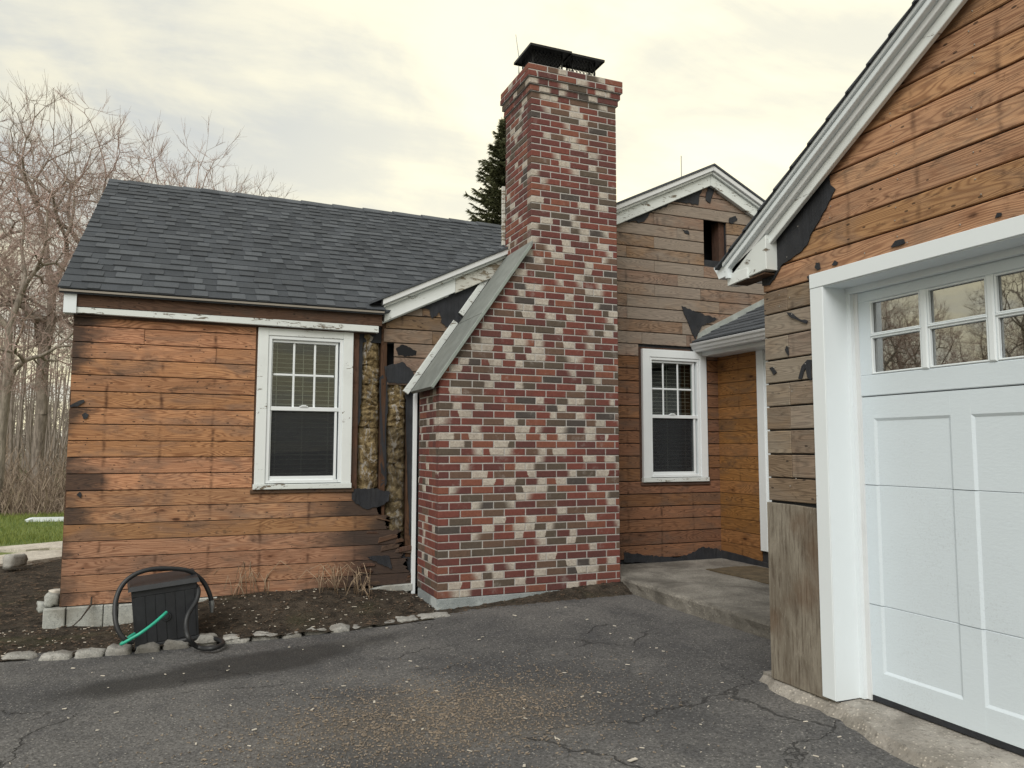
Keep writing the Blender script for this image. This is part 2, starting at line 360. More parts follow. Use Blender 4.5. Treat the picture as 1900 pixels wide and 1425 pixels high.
def rough_mineral(name, a, b, sc=30, bmp=0.6, stain=None, white=None):
    m, t = mat(name); p = t.pos()
    n = t.noise(p, 4.0, 8, 0.65); s = t.noise(p, sc*1.6, 5, 0.85); v = t.vor(p, sc*2.2)
    c = t.mix(t.ss(n, 0.3, 0.7), a, b)
    c = t.mix(t.m('MULTIPLY', t.ss(s, 0.50, 0.66), 0.65), c, (a[0]*0.35, a[1]*0.35, a[2]*0.35))
    c = t.mix(t.m('MULTIPLY', t.m('SUBTRACT', 1.0, t.ss(v, 0.10, 0.30)), 0.5), c, (min(1, b[0]*1.7), min(1, b[1]*1.65), min(1, b[2]*1.55)))
    if stain:
        c = t.mix(t.m('MULTIPLY', t.ss(t.noise(p, 1.7, 7, 0.6, 0.4), 0.48, 0.66), 0.7), c, stain)
    if white:
        c = t.mix(t.m('MULTIPLY', t.ss(t.noise(p, 2.3, 7, 0.65, 0.4), 0.56, 0.68), 0.6), c, white)
    t.out(t.bsdf(c, 0.88, t.bump(t.m('ADD', t.m('MULTIPLY', n, 0.5), t.m('ADD', s, t.m('MULTIPLY', v, -0.5))), bmp, 0.006), 0, 0.3)); MT[name] = m; return m
rough_mineral('concrete', (0.17, 0.158, 0.138), (0.29, 0.272, 0.24), 24, 0.9, stain=(0.085, 0.078, 0.068))
rough_mineral('apron_concrete', (0.24, 0.22, 0.19), (0.42, 0.39, 0.35), 22, 1.0, stain=(0.17, 0.155, 0.135))
rough_mineral('block', (0.34, 0.355, 0.34), (0.46, 0.47, 0.44), 36, 0.5, stain=(0.22, 0.21, 0.18))
rough_mineral('footing_block', (0.24, 0.27, 0.275), (0.34, 0.37, 0.375), 40, 0.5, white=(0.60, 0.65, 0.65))
rough_mineral('granite', (0.25, 0.245, 0.23), (0.42, 0.41, 0.38), 26, 1.0, stain=(0.13, 0.12, 0.105))
rough_mineral('flagstone', (0.44, 0.40, 0.34), (0.60, 0.56, 0.49), 14, 0.4)

# brick: colour class and cream patch are set brick by brick
m, t = mat('brick'); MT['brick'] = m
bc = t.node('ShaderNodeAttribute', attribute_name='brick_tone'); bt = t.sep(bc.outputs['Color'])
lu = t.sep(t.node('ShaderNodeAttribute', attribute_name='brick_uv').outputs['Vector'])
cr = t.node('ShaderNodeValToRGB'); t.L.new(bt[0], cr.inputs[0]); cr.color_ramp.interpolation = 'CONSTANT'
stops = [(0.0, (0.175, 0.060, 0.047)), (0.22, (0.140, 0.050, 0.043)), (0.42, (0.205, 0.080, 0.054)), (0.56, (0.118, 0.048, 0.043)), (0.71, (0.135, 0.085, 0.062)), (0.83, (0.100, 0.078, 0.060)), (0.95, (0.075, 0.064, 0.058))]
e = cr.color_ramp.elements; e[0].position = 0; e[0].color = (*stops[0][1], 1); e[1].position = stops[1][0]; e[1].color = (*stops[1][1], 1)
for ps, c in stops[2:]: k = e.new(ps); k.color = (*c, 1)
p = t.pos(); nz = t.noise(p, 55, 4, 0.7); nl = t.noise(p, 32, 4, 0.6)
col = t.mix(1.0, cr.outputs[0], t.comb(*[t.lin(nz, 0.25, 0.75, 0.80, 1.22)]*3), 'MULTIPLY')
edge = t.m('ADD', lu[0], t.m('ADD', t.m('MULTIPLY', t.m('SUBTRACT', nl, 0.5), 0.16), t.m('MULTIPLY', t.m('SUBTRACT', lu[1], 0.5), t.lin(t.m('POWER', t.m('ABSOLUTE', t.m('SUBTRACT', bt[2], 0.5)), 2.0), 0, 0.25, 0.0, 0.12))))
ck = t.ss(edge, t.m('SUBTRACT', bt[1], 0.012), t.m('ADD', bt[1], t.lin(t.m('POWER', bt[2], 2.0), 0, 1, 0.015, 0.55)))
cream = t.mix(t.ss(nz, 0.35, 0.70), (0.54, 0.50, 0.43), (0.37, 0.32, 0.275))
cream = t.mix(t.m('MULTIPLY', t.ss(t.noise(p, 160, 2), 0.56, 0.66), 0.5), cream, (0.20, 0.15, 0.13))
col = t.mix(t.m('MULTIPLY', ck, 0.94), col, cream)
soot = t.noise(t.vm('MULTIPLY', p, (1.6, 1.6, 0.7)), 1.5, 6, 0.65, 0.4); sm = t.noise(p, 7, 6, 0.7)
col = t.mix(t.m('MULTIPLY', t.ss(soot, 0.48, 0.70), 0.30), col, (0.06, 0.048, 0.042))
col = t.mix(t.m('MULTIPLY', t.ss(sm, 0.56, 0.72), 0.30), col, (0.42, 0.39, 0.36))
t.out(t.bsdf(col, 0.85, t.bump(t.m('ADD', nz, t.m('MULTIPLY', nl, 0.6)), 0.35, 0.004), 0, 0.25))
plain('mortar', (0.43, 0.415, 0.395), 0.95, var=0.18, scale=20, bumpn=0.6)

# shingle
m, t = mat('shingle'); MT['shingle'] = m
p = t.pos(); r = t.m('FRACT', t.m('ADD', t.rnd(), t.island())); gn = t.noise(p, 240, 2, 0.7); bn = t.noise(p, 3.0, 4)
sh = t.lin(r, 0, 1, 1.0, 1.25)
col = t.mix(r, (0.056, 0.062, 0.070), (0.070, 0.077, 0.086))
col = t.mix(1.0, col, t.comb(*[t.m('MULTIPLY', sh, t.lin(gn, 0.25, 0.75, 0.45, 1.55))]*3), 'MULTIPLY')
col = t.mix(1.0, col, t.comb(*[t.lin(bn, 0.3, 0.7, 0.88, 1.12)]*3), 'MULTIPLY')
t.out(t.bsdf(col, 0.92, t.bump(gn, 0.5, 0.003), 0, 0.3))

m2 = m.copy(); m2.name = 'shingle_dark'; MT['shingle_dark'] = m2  # recessed tabs: printed dark tone plus step shadow put into the colour
for n in m2.node_tree.nodes:
    if n.type == 'BSDF_PRINCIPLED':
        t2 = NT(m2.node_tree); src = n.inputs['Base Color'].links[0].from_socket; t2.L.new(t2.mix(1.0, src, (0.74, 0.75, 0.765), 'MULTIPLY'), n.inputs['Base Color'])
# glass
def glassmat(name, refl, tint):
    m, t = mat(name)
    fr = t.node('ShaderNodeLayerWeight'); fr.inputs[0].default_value = 0.35
    g = t.node('ShaderNodeBsdfGlossy'); g.inputs['Roughness'].default_value = 0.012; g.inputs['Color'].default_value = (1, 1, 1, 1)
    tr = t.node('ShaderNodeBsdfTransparent'); tr.inputs['Color'].default_value = (*tint, 1)
    mx = t.node('ShaderNodeMixShader'); t.set(mx.inputs[0], t.m('ADD', refl, t.m('MULTIPLY', fr.outputs['Fresnel'], 0.6), clamp=True))
    nb = t.bump(t.noise(t.pos(), 1.6, 2), 0.06, 0.02); t.L.new(nb, g.inputs['Normal'])
    t.L.new(tr.outputs[0], mx.inputs[1]); t.L.new(g.outputs[0], mx.inputs[2]); t.out(mx.outputs[0]); MT[name] = m
glassmat('glass', 0.02, (0.82, 0.86, 0.84)); glassmat('glass_reflecting', 0.28, (0.5, 0.52, 0.5))
m, t = mat('insect_screen'); MT['insect_screen'] = m
tr = t.node('ShaderNodeBsdfTransparent'); df = t.bsdf((0.022, 0.025, 0.030), 0.7); mx = t.node('ShaderNodeMixShader'); mx.inputs[0].default_value = 0.40
t.L.new(tr.outputs[0], mx.inputs[1]); t.L.new(df, mx.inputs[2]); t.out(mx.outputs[0])
# woven cap screen
# insulation
m, t = mat('insulation'); MT['insulation'] = m; p = t.pos(); x, y, z = t.sep(p)
a = t.noise(t.vm('MULTIPLY', p, (1, 1, 0.6)), 14, 8, 0.72, 1.2); b2 = t.noise(p, 42, 5, 0.7, 1.5); c2 = t.noise(p, 5.0, 4)
col = t.mix(t.ss(a, 0.38, 0.62), (0.17, 0.12, 0.06), (0.48, 0.37, 0.20))
col = t.mix(t.m('MULTIPLY', t.ss(b2, 0.52, 0.64), 0.55), col, (0.07, 0.055, 0.04))
col = t.mix(t.m('MULTIPLY', t.ss(t.noise(t.vm('MULTIPLY', p, (2.2, 1, 0.55)), 6.0, 6, 0.65, 1.5), 0.55, 0.60), 0.85), col, (0.55, 0.52, 0.48))
col = t.mix(t.m('MULTIPLY', t.ss(t.noise(p, 9, 6, 0.6, 2.0), 0.60, 0.64), 0.7), col, (0.62, 0.60, 0.56))
t.out(t.bsdf(col, 0.95, t.bump(t.m('ADD', a, b2), 1.0, 0.03), 0, 0.1))
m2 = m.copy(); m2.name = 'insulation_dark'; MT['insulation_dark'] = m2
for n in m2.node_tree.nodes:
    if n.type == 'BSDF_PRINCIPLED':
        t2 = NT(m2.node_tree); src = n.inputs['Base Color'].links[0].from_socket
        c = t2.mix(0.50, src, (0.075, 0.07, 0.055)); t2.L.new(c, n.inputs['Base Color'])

# asphalt
m, t = mat('asphalt'); MT['asphalt'] = m; p = t.pos(); x, y, z = t.sep(p)
big = t.noise(p, 0.9, 7, 0.6, 0.3); med = t.noise(p, 5, 6, 0.65); fine = t.noise(p, 55, 6, 0.9); st = t.node('ShaderNodeTexVoronoi', feature='F1'); t.set(st.inputs['Vector'], p); st.inputs['Scale'].default_value = 75
col = t.mix(t.ss(big, 0.35, 0.65), (0.066, 0.065, 0.066), (0.128, 0.123, 0.118))
col = t.mix(t.m('MULTIPLY', t.ss(med, 0.5, 0.7), 0.45), col, (0.05, 0.05, 0.054))
col = t.mix(1.0, col, t.comb(*[t.lin(fine, 0.32, 0.68, 0.12, 2.0)]*3), 'MULTIPLY')
scol = t.sep(st.outputs['Color']); stone = t.m('MULTIPLY', t.m('LESS_THAN', st.outputs['Distance'], 0.34), t.m('GREATER_THAN', scol[0], 0.82))
col = t.mix(t.m('MULTIPLY', stone, 0.7), col, t.mix(scol[1], (0.20, 0.19, 0.175), (0.42, 0.40, 0.36)))
# oily band by the kerb
wn = t.noise(p, 1.6, 6, 0.6)
dx = t.m('DIVIDE', t.m('SUBTRACT', x, 0.35), 1.15); dy = t.m('DIVIDE', t.m('SUBTRACT', y, t.m('ADD', 5.28, t.m('MULTIPLY', x, 0.28))), 0.30)
rr = t.m('ADD', t.m('SQRT', t.m('ADD', t.m('MULTIPLY', dx, dx), t.m('MULTIPLY', dy, dy))), t.m('MULTIPLY', t.m('SUBTRACT', wn, 0.5), 1.0))
col = t.mix(t.m('MULTIPLY', t.m('SUBTRACT', 1.0, t.ss(rr, 0.65, 1.15)), 0.75), col, (0.020, 0.019, 0.018))
# sawdust ground into the surface
dx = t.m('DIVIDE', t.m('SUBTRACT', x, 1.2), 0.95); dy = t.m('DIVIDE', t.m('SUBTRACT', y, 3.95), 0.55)
rr = t.m('ADD', t.m('SQRT', t.m('ADD', t.m('MULTIPLY', dx, dx), t.m('MULTIPLY', dy, dy))), t.m('MULTIPLY', t.m('SUBTRACT', t.noise(p, 2.2, 6, 0.65), 0.5), 1.6))
sd = t.m('MULTIPLY', t.m('SUBTRACT', 1.0, t.ss(rr, 0.2, 1.35)), t.ss(t.noise(p, 60, 4, 0.75), 0.38, 0.62))
col = t.mix(t.m('MULTIPLY', sd, 0.60), col, (0.165, 0.135, 0.10))
# crazed cracks
dp = t.vm('ADD', p, t.vm('MULTIPLY', t.noise(p, 2.5, 5, 0.6, out='Color'), (0.55, 0.55, 0.0)))
ve = t.node('ShaderNodeTexVoronoi', feature='DISTANCE_TO_EDGE'); t.set(ve.inputs['Vector'], t.vm('MULTIPLY', dp, (0.62, 0.95, 0.0))); ve.inputs['Scale'].default_value = 1.0
ckk = t.m('MULTIPLY', t.m('SUBTRACT', 1.0, t.ss(ve.outputs['Distance'], 0.0008, 0.006)), t.ss(t.noise(p, 0.8, 3), 0.46, 0.58))
col = t.mix(t.m('MULTIPLY', ckk, 0.6), col, (0.012, 0.012, 0.012))
hh = t.m('ADD', t.m('MULTIPLY', fine, 0.8), t.m('ADD', t.m('MULTIPLY', st.outputs['Distance'], -0.8), t.m('MULTIPLY', ckk, -2.5)))
t.out(t.bsdf(col, t.lin(med, 0.3, 0.7, 0.78, 0.95), t.bump(hh, 0.8, 0.006), 0, 0.35))
# soil and leaf mould
m, t = mat('soil'); MT['soil'] = m; p = t.pos()
a = t.noise(p, 9, 8, 0.72, 0.6); b2 = t.noise(p, 60, 5, 0.75); c2 = t.vor(p, 55); g3 = t.noise(p, 1.6, 5)
col = t.mix(t.ss(a, 0.35, 0.68), (0.034, 0.028, 0.022), (0.115, 0.092, 0.070))
col = t.mix(t.m('MULTIPLY', t.ss(b2, 0.58, 0.70), 0.65), col, (0.22, 0.17, 0.125))
col = t.mix(t.m('MULTIPLY', t.m('SUBTRACT', 1.0, t.ss(c2, 0.08, 0.22)), 0.35), col, (0.30, 0.26, 0.21))
col = t.mix(t.m('MULTIPLY', t.ss(g3, 0.55, 0.7), 0.3), col, (0.075, 0.085, 0.03))
t.out(t.bsdf(col, 0.95, t.bump(t.m('ADD', a, b2), 1.0, 0.03), 0, 0.2))
m, t = mat('lawn'); MT['lawn'] = m; p = t.pos()
a = t.noise(p, 1.2, 6, 0.6); b2 = t.noise(p, 25, 4, 0.7)
col = t.mix(t.ss(a, 0.35, 0.65), (0.10, 0.15, 0.04), (0.19, 0.23, 0.075)); col = t.mix(t.ss(b2, 0.5, 0.72), col, (0.055, 0.10, 0.02))
t.out(t.bsdf(col, 0.9, t.bump(b2, 0.8, 0.03), 0, 0.2))
m, t = mat('ground_litter'); MT['ground_litter'] = m; p = t.pos()
a = t.noise(p, 0.7, 6, 0.6); b2 = t.noise(p, 9, 6, 0.75)
col = t.mix(t.ss(a, 0.4, 0.62), (0.13, 0.095, 0.065), (0.075, 0.085, 0.035)); col = t.mix(t.ss(b2, 0.5, 0.66), col, (0.22, 0.165, 0.12))
t.out(t.bsdf(col, 0.95, t.bump(b2, 0.9, 0.05), 0, 0.2))
def leafy(name, c1, c2, trans=0.25):
    m, t = mat(name); r = t.island(); col = t.mix(r, c1, c2); 
    df = t.bsdf(col, 0.75, None, 0, 0.25); tl = t.node('ShaderNodeBsdfTranslucent'); t.set(tl.inputs[0], col); mx = t.node('ShaderNodeMixShader'); mx.inputs[0].default_value = trans
    t.L.new(df, mx.inputs[1]); t.L.new(tl.outputs[0], mx.inputs[2]); t.out(mx.outputs[0]); MT[name] = m
leafy('grass_blade', (0.12, 0.17, 0.035), (0.32, 0.36, 0.11), 0.35)
leafy('needles', (0.065, 0.078, 0.038), (0.17, 0.175, 0.095), 0.35)
leafy('brush', (0.20, 0.15, 0.11), (0.40, 0.32, 0.25), 0.0)
def bark(name, c1, c2):
    m, t = mat(name); p = t.pos(); n = t.noise(t.vm('MULTIPLY', p, (6, 6, 1.2)), 3, 7, 0.7); col = t.mix(t.ss(n, 0.35, 0.68), c1, c2)
    t.out(t.bsdf(col, 0.92, t.bump(n, 0.9, 0.05), 0, 0.2)); MT[name] = m
bark('bark_grey', (0.19, 0.163, 0.138), (0.40, 0.35, 0.30))
bark('twig_red', (0.42, 0.30, 0.265), (0.58, 0.45, 0.40))
bark('twig_grey', (0.32, 0.265, 0.225), (0.48, 0.40, 0.345))
bark('bark_dark', (0.05, 0.04, 0.033), (0.13, 0.105, 0.085))

# ------------------------------------------------------------------ ground
def zdrive(x, y):
    z = -1.402+0.085*sst(x, 0.4, 3.6)
    z += 0.006*math.sin(1.3*x+0.7*y)+0.005*math.sin(2.9*y-1.1*x)
    return z
def zsoil(x, y):
    k = sst(y, 6.02, 6.9)
    z = -1.40+0.02*sst(x, -0.5, 1.0)+k*(0.005+0.145*sst(x, -0.45, 0.35)-0.07*sst(x, 1.25, 1.75))
    z += 0.012*math.sin(5.1*x+2*y)*math.sin(3.7*y-x)+0.008*math.sin(13*x)*math.sin(11*y+1)
    if x > 1.8:   # heaped against the chimney foot
        top = -1.352+(0.118)*sst(x, 2.0, 3.6)
        h = top*1.0+(zdrive(x, y)-top-0.012)*sst(6.30-y, 0.0, 0.26)
        w = sst(x, 1.75, 1.95); z = z*(1-w)+h*w
    return z
def grid(name, x0, x1, y0, y1, nx, ny, fz, m, keep=None, jitter=0.0):
    b = MB(); idx = {}
    for j in range(ny+1):
        for i in range(nx+1):
            x = x0+(x1-x0)*i/nx; y = y0+(y1-y0)*j/ny
            idx[i, j] = len(b.v); b.v.append((x, y, fz(x, y)+random.uniform(-jitter, jitter)))
    for j in range(ny):
        for i in range(nx):
            xc = x0+(x1-x0)*(i+.5)/nx; yc = y0+(y1-y0)*(j+.5)/ny
            if keep is None or keep(xc, yc): b.f.append((idx[i, j], idx[i+1, j], idx[i+1, j+1], idx[i, j+1]))
    return b.build(name, m, smooth=True, fix=False)
b = MB(); b.add([(-400, -400, -1.46), (400, -400, -1.46), (400, 600, -1.46), (-400, 600, -1.46)], [(0, 1, 2, 3)])
tag(b.build('ground', MT['ground_litter'], fix=False), kind='structure')
tag(grid('driveway', -14, 5.4, -10, 6.2, 130, 110, zdrive, MT['asphalt'], jitter=0.0015), kind='structure')
tag(grid('soil_bed', -5.0, 3.70, 6.02, 7.04, 260, 40, lambda x, y: zsoil(x, y)+0.004, MT['soil'], jitter=0.006), kind='structure')
tag(grid('soil_yard', -14, -0.9, 7.04, 11.6, 120, 60, lambda x, y: -1.392+0.02*math.sin(1.7*x+y)*math.sin(1.1*y)+0.008*math.sin(9*x+3*y), MT['soil'], jitter=0.008), kind='structure')
tag(grid('lawn', -30, 12, 11.3, 18.6, 60, 30, lambda x, y: -1.385+0.02*math.sin(.7*x+y), MT['lawn']), kind='structure')

# porch slab
b = MB()
pts = rect(3.69, 6.4, 3.52, 7.05)
vs = [(3.69, 3.52), (6.4, 3.52), (6.4, 7.05), (3.69, 7.05)]
nseg = 40
prof = [(0.0, -1.50), (0.004, -1.26), (0.0, -1.215), (0.012, -1.196), (0.03, -1.190)]
row = []
for i in range(nseg+1):
    y = 3.52+(7.05-3.52)*i/nseg; base = len(b.v)
    for k, (dx, z) in enumerate(prof):
        b.v.append((3.69+dx+random.uniform(-.006, .006)*(k in (1, 2, 3)), y, z+random.uniform(-.004, .004)*(k > 1)))
    b.v.append((6.4, y, -1.188)); row.append(base)
for i in range(nseg):
    for k in range(len(prof)): b.f.append((row[i]+k, row[i+1]+k, row[i+1]+k+1, row[i]+k+1))
tag(b.build('porch_slab', MT['concrete'], smooth=False), kind='structure')
# apron under the garage door
b = MB(); n = 60; rw = []
for i in range(n+1):
    y = 3.62-(3.62+0.6)*i/n
    e = 2.985-0.16*sst(3.5-y, 0.0, 1.4)+random.uniform(-.022, .022)+0.02*math.sin(y*9)
    rw.append(len(b.v)); b.v += [(e, y, zdrive(e, y)-0.01), (e+0.035+random.uniform(0, .02), y, -1.292+random.uniform(-.006, .006)), (3.05, y, -1.272+random.uniform(-.003, .003)), (3.6, y, -1.262)]
for i in range(n):
    for k in range(3): b.f.append((rw[i]+k, rw[i+1]+k, rw[i+1]+k+1, rw[i]+k+1))
tag(b.build('garage_apron', MT['apron_concrete']), kind='structure')

# ------------------------------------------------------------------ HOUSE
YW = 7.0
house = tag(empty('house', (1.5, YW, -1.4)), 'single storey house stripped to bare wooden sheathing boards with dark shingled roof', 'house')
FW = wallY(YW)
ROW0, ROWH = -0.474, 0.1328
GS = 0.4835                                                        # gable pitch
GPX, GPZ = 5.285, 3.172                                             # peak of the rake trim
def gz(x): return GPZ-GS*abs(x-GPX)                               # rake line, top of trim, on the wall plane
# backing of the wall (felt), with openings
W1 = (0.467, 1.295, -0.354, 1.075); W2 = (4.37, 5.19, -0.350, 1.07); HOLE = (5.207, 5.525, 2.128, 2.60); CAV = (1.30, 1.90, -0.95, 0.98)
b = MB()
for (x0, x1, z0, z1) in [(-0.93, 0.50, -1.24, 1.25), (0.50, 1.26, -1.24, -0.33), (0.50, 1.26, 1.06, 1.25), (1.26, 1.32, -1.24, 1.25), (1.32, 1.90, -1.24, -0.95), (1.32, 1.90, 0.98, 1.25),
                         (1.90, 4.41, -1.24, 1.25), (4.41, 5.15, -1.24, -0.32), (4.41, 5.15, 1.03, 1.25), (5.15, 9.0, -1.24, 1.25)]:
    b.box(x0, x1, YW+0.004, YW+0.10, z0, z1)
for poly in ([(1.45, 1.25), (5.207, 1.25), (5.207, gz(5.207)-.05), (1.9, gz(1.9)-.05), (1.45, 1.28)], [(5.207, 1.25), (5.525, 1.25), (5.525, 2.128), (5.207, 2.128)],
             [(5.207, 2.60), (5.525, 2.60), (5.525, gz(5.525)-.05), (GPX, gz(GPX)-.06), (5.207, gz(5.207)-.05)], [(5.525, 1.25), (9.0, 1.25), (9.0, gz(9.0)-.05), (5.525, gz(5.525)-.05)]):
    slab(b, poly, FW, -0.03, -0.004)
fwall = b.build('front_wall', MT['felt'], house)
# boards
def board(x0, x1, k, m, z0=None, z1=None, rake=False, ragged=None, parent=fwall, fr=FW, th=0.019):
    lo = ROW0+ROWH*k+0.0042 if z0 is None else z0; hi = ROW0+ROWH*(k+1)-0.0042 if z1 is None else z1
    poly = rect(x0+0.0012, x1-0.0012, lo, hi)
    if rake: 
        poly = clip(poly, GS, -1, GPZ-0.16-GS*GPX); 
        if len(poly) > 2: poly = clip(poly, -GS, -1, GPZ-0.16+GS*GPX)
    if len(poly) < 3 or abs(area(poly)) < 2e-4: return
    pr = random.uniform(-0.0012, 0.0016)
    if ragged:
        q = []
        for i in range(len(poly)):
            a, c = poly[i], poly[(i+1) % len(poly)]; q.append(a)
            if abs(a[0]-c[0]) < 1e-6 and ragged in ('R',) and a[0] > (x0+x1)/2:
                w_ = 0.0
                for j in range(1, 16): w_ = .6*w_+random.uniform(-.03, .025); q.append((a[0]+w_, a[1]+(c[1]-a[1])*j/16))
        return sheet('plank', q, fr, 0.0, th, m, parent)
    return piece('plank', poly, fr, 0.0, th+pr, m, parent, ch=0.0036)
def rowspan(k): return ROW0+ROWH*k, ROW0+ROWH*(k+1)
# left wing, x -0.945 .. window / cavity
joints = {10: [-0.43], 9: [0.13]}
RAG = {0: 1.33, -1: 1.58, -2: 1.64, -3: 1.74, -4: 1.78, -5: 1.84, -6: 1.88}
for k in range(-6, 12):
    lo, hi = rowspan(k)
    if lo > 1.06: continue
    cuts = [-0.945+random.uniform(-.006, .006)]+[c for c in joints.get(k, [])]
    if k == -6: z0 = -1.235
    else: z0 = None
    if lo+0.03 >= -0.40+0.02 and lo < 1.05:                 # beside the window
        ends = [0.452]
        segs = cuts+ends
    else:
        segs = cuts+[RAG[k]]
    for a, c in zip(segs[:-1], segs[1:]): board(a, c, k, MT['wood_orange' if c < 0.5 else 'wood_orange_wet'], z0=z0 if k == -6 else None, z1=min(hi-.0022, 1.09), ragged='R' if c > 1.3 else None)
# gable boards between wing roof and chimney
for k in range(8, 30):
    lo, hi = rowspan(k)
    x0 = 1.60 if lo < 1.2 else max(1.6, GPX-(GPZ-.16-lo)/GS)
    if lo < 1.2 and k == 8: board(1.62, 2.35, k, MT['wood_gable_left'], rake=False, ragged=None)
    elif lo < 2.0:
        j = 1.95 if k % 3 == 1 else 2.05
        if k in (11, 13): board(1.58, j, k, MT['wood_gable_left'], rake=True); board(j, 2.9, k, MT['wood_gable_left'], rake=True)
        else: board(1.60+0.08*(k in (9, 10)), 2.9, k, MT['wood_gable_left'], rake=True)
# right of chimney
jm = {22: [4.55], 20: [4.55], 18: [4.55, 5.2], 16: [4.55, 5.15], 14: [4.20, 5.15], 12: [4.38, 4.95], 11: [4.38, 5.2], 13: [4.9], 15: [4.2, 5.4], 17: [4.85], 19: [4.2], 21: [4.85]}
for k in range(-6, 28):
    lo, hi = rowspan(k); mm_ = MT['wood_brown_grey'] if lo > 0.95 else MT['wood_dark_brown']
    segs = [(3.62, 7.6)] if lo > 1.3 else [(3.62, 5.372)]
    if lo < 1.08 and hi > -0.30:
        segs = [(3.62, 4.335), (5.215, 5.372)]
    if hi > HOLE[2]+.02 and lo < HOLE[3]-.02 and hi > 2.13:
        segs = [(3.62, HOLE[0]), (HOLE[1], 7.6)]
    for a, c in segs:
        cut = [a]+[j for j in jm.get(k, []) if a+.1 < j < c-.1]+[c]
        for u, v in zip(cut[:-1], cut[1:]): board(u, v, k, mm_, z0=-1.10 if k == -6 else None, rake=True)
# cavity: studs and batts
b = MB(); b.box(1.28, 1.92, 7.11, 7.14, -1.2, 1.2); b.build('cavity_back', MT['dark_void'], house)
for x0, x1, z0, z1, y0, mm_ in ((1.298, 1.355, -0.40, 1.06, 6.985, 'stud_wood'), (1.562, 1.615, -0.95, 1.20, 6.990, 'stud_wood'), (1.815, 1.868, -1.0, 0.62, 7.0, 'stud_wood'), (1.27, 1.295, -0.40, 1.05, 6.985, 'felt')):
    b = MB(); slab(b, rect(x0, x1, z0, z1), FW, -0.10, YW-y0, 0.004); b.build('stud', MT[mm_], house)
def batt(x0, x1, zs, m, seed):
    """glass-wool batt slumped into pillows between the given heights"""
    r = random.Random(seed)
    for z0, z1 in zip(zs[:-1], zs[1:]):
        b = MB(); nx, nz = 12, max(8, int((z1-z0)/0.012)); idx = []; ph = [r.uniform(0, 6) for _ in range(5)]
        for j in range(nz+1):
            v = j/nz; rowi = []
            for i in range(nx+1):
                u = i/nx; x = x0+(x1-x0)*u; z = z0+(z1-z0)*v+0.016*math.sin(u*5+9*(z0 if j == 0 else z1)+(0 if j in (0, nz) else ph[0]*.3))
                bul = max(0, math.sin(math.pi*u))**0.45*(0.55+0.45*max(0, math.sin(math.pi*v))**0.22)
                y = YW+0.075-0.075*bul+0.014*math.sin(9*u+ph[1]+7*v)*bul+0.010*math.sin(23*v+ph[2]+5*u)*bul+r.uniform(-.011, .011)
                rowi.append(len(b.v)); b.v.append((x, y, z))
            idx.append(rowi)
        for j in range(nz):
            for i in range(nx): b.f.append((idx[j][i], idx[j][i+1], idx[j+1][i+1], idx[j+1][i]))
        b.build('insulation_batt', m, house, smooth=True, fix=False)
def zpx(y): return PY(690, y, YW).z
batt(1.356, 1.563, [zpx(q) for q in (908, 792, 752, 715, 678, 612)], MT['insulation'], 1)
batt(1.614, 1.818, [zpx(q) for q in (1010, 930, 860, 790)], MT['insulation_dark'], 2)
batt(1.614, 1.818, [zpx(q) for q in (790, 745, 708)], MT['insulation'], 3)
# broken, blackened ends between window and chimney
rq = random.Random(31)
for i in range(15):
    x = rq.uniform(1.36, 1.86); z = rq.uniform(-1.22, -0.42-0.3*sst(x, 1.5, 1.8)); l = rq.uniform(.05, .20); an = rq.gauss(0, .14); h = rq.uniform(.012, .05)
    ca, sa = math.cos(an), math.sin(an); q = [(x+ca*u*l-sa*v*h, z+sa*u*l+ca*v*h) for u, v in ((-.5, -.5), (.45, -.35), (.5, .1), (.3, .5), (-.4, .45))]
    piece('rotten_splinter', q, FW, rq.uniform(-.01, .015), rq.uniform(.021, .034), MT[rq.choice(('wood_rot', 'stud_wood', 'stud_wood', 'fascia_dark'))], house, .003)
# torn felt
def felt(pts, seed, Y=YW, d=0.024, parent=house): 
    return sheet('felt_scrap', rag(pxY(pts, Y), 0.008, 0.022, seed), FW, d, 0.003, MT['felt'], parent, wav=0.004)
felt([(712, 590), (800, 556), (905, 512), (915, 520), (880, 585), (870, 585), (835, 612), (818, 600), (815, 580), (800, 592), (795, 575), (760, 572), (735, 590), (720, 600)], 3)
sheet('dark_hole_patch', rag(pxY([(733, 648), (745, 640), (760, 645), (772, 652), (770, 660), (752, 662), (738, 660)], YW), 0.006, 0.015, 77), FW, 0.0215, 0.001, MT['dark_void'], house)  # no hole is cut: a black sheet paints its dark inside
felt([(664, 618), (672, 616), (671, 700), (668, 780), (664, 790)], 41, d=0.004)
felt([(704, 700), (716, 690), (719, 760), (712, 840), (716, 900), (707, 905)], 42, d=0.006)
felt([(752, 730), (770, 715), (768, 900), (760, 1000), (756, 870)], 43, d=0.004)
felt([(712, 680), (745, 672), (765, 690), (770, 705), (755, 712), (718, 710)], 4)
felt([(655, 908), (690, 905), (722, 912), (720, 930), (705, 938), (680, 945), (660, 935), (652, 925)], 5)
felt([(680, 1032), (720, 1030), (726, 1055), (700, 1045)], 6)
felt([(1147, 405), (1180, 396), (1240, 373), (1235, 385), (1205, 395), (1195, 410), (1182, 415), (1178, 411), (1148, 414)], 7)
felt([(1240, 372), (1300, 345), (1302, 352), (1296, 362), (1294, 381), (1258, 376)], 8)
felt([(1311, 343), (1325, 345), (1318, 368), (1315, 378), (1307, 372)], 9)
felt([(1262, 568), (1290, 580), (1310, 586), (1330, 592), (1300, 605), (1288, 630), (1283, 622)], 10)
felt([(1351, 405), (1362, 402), (1366, 408), (1356, 416), (1350, 413)], 11)
felt([(131, 752), (138, 748), (156, 742), (158, 746), (145, 755), (131, 757)], 12)
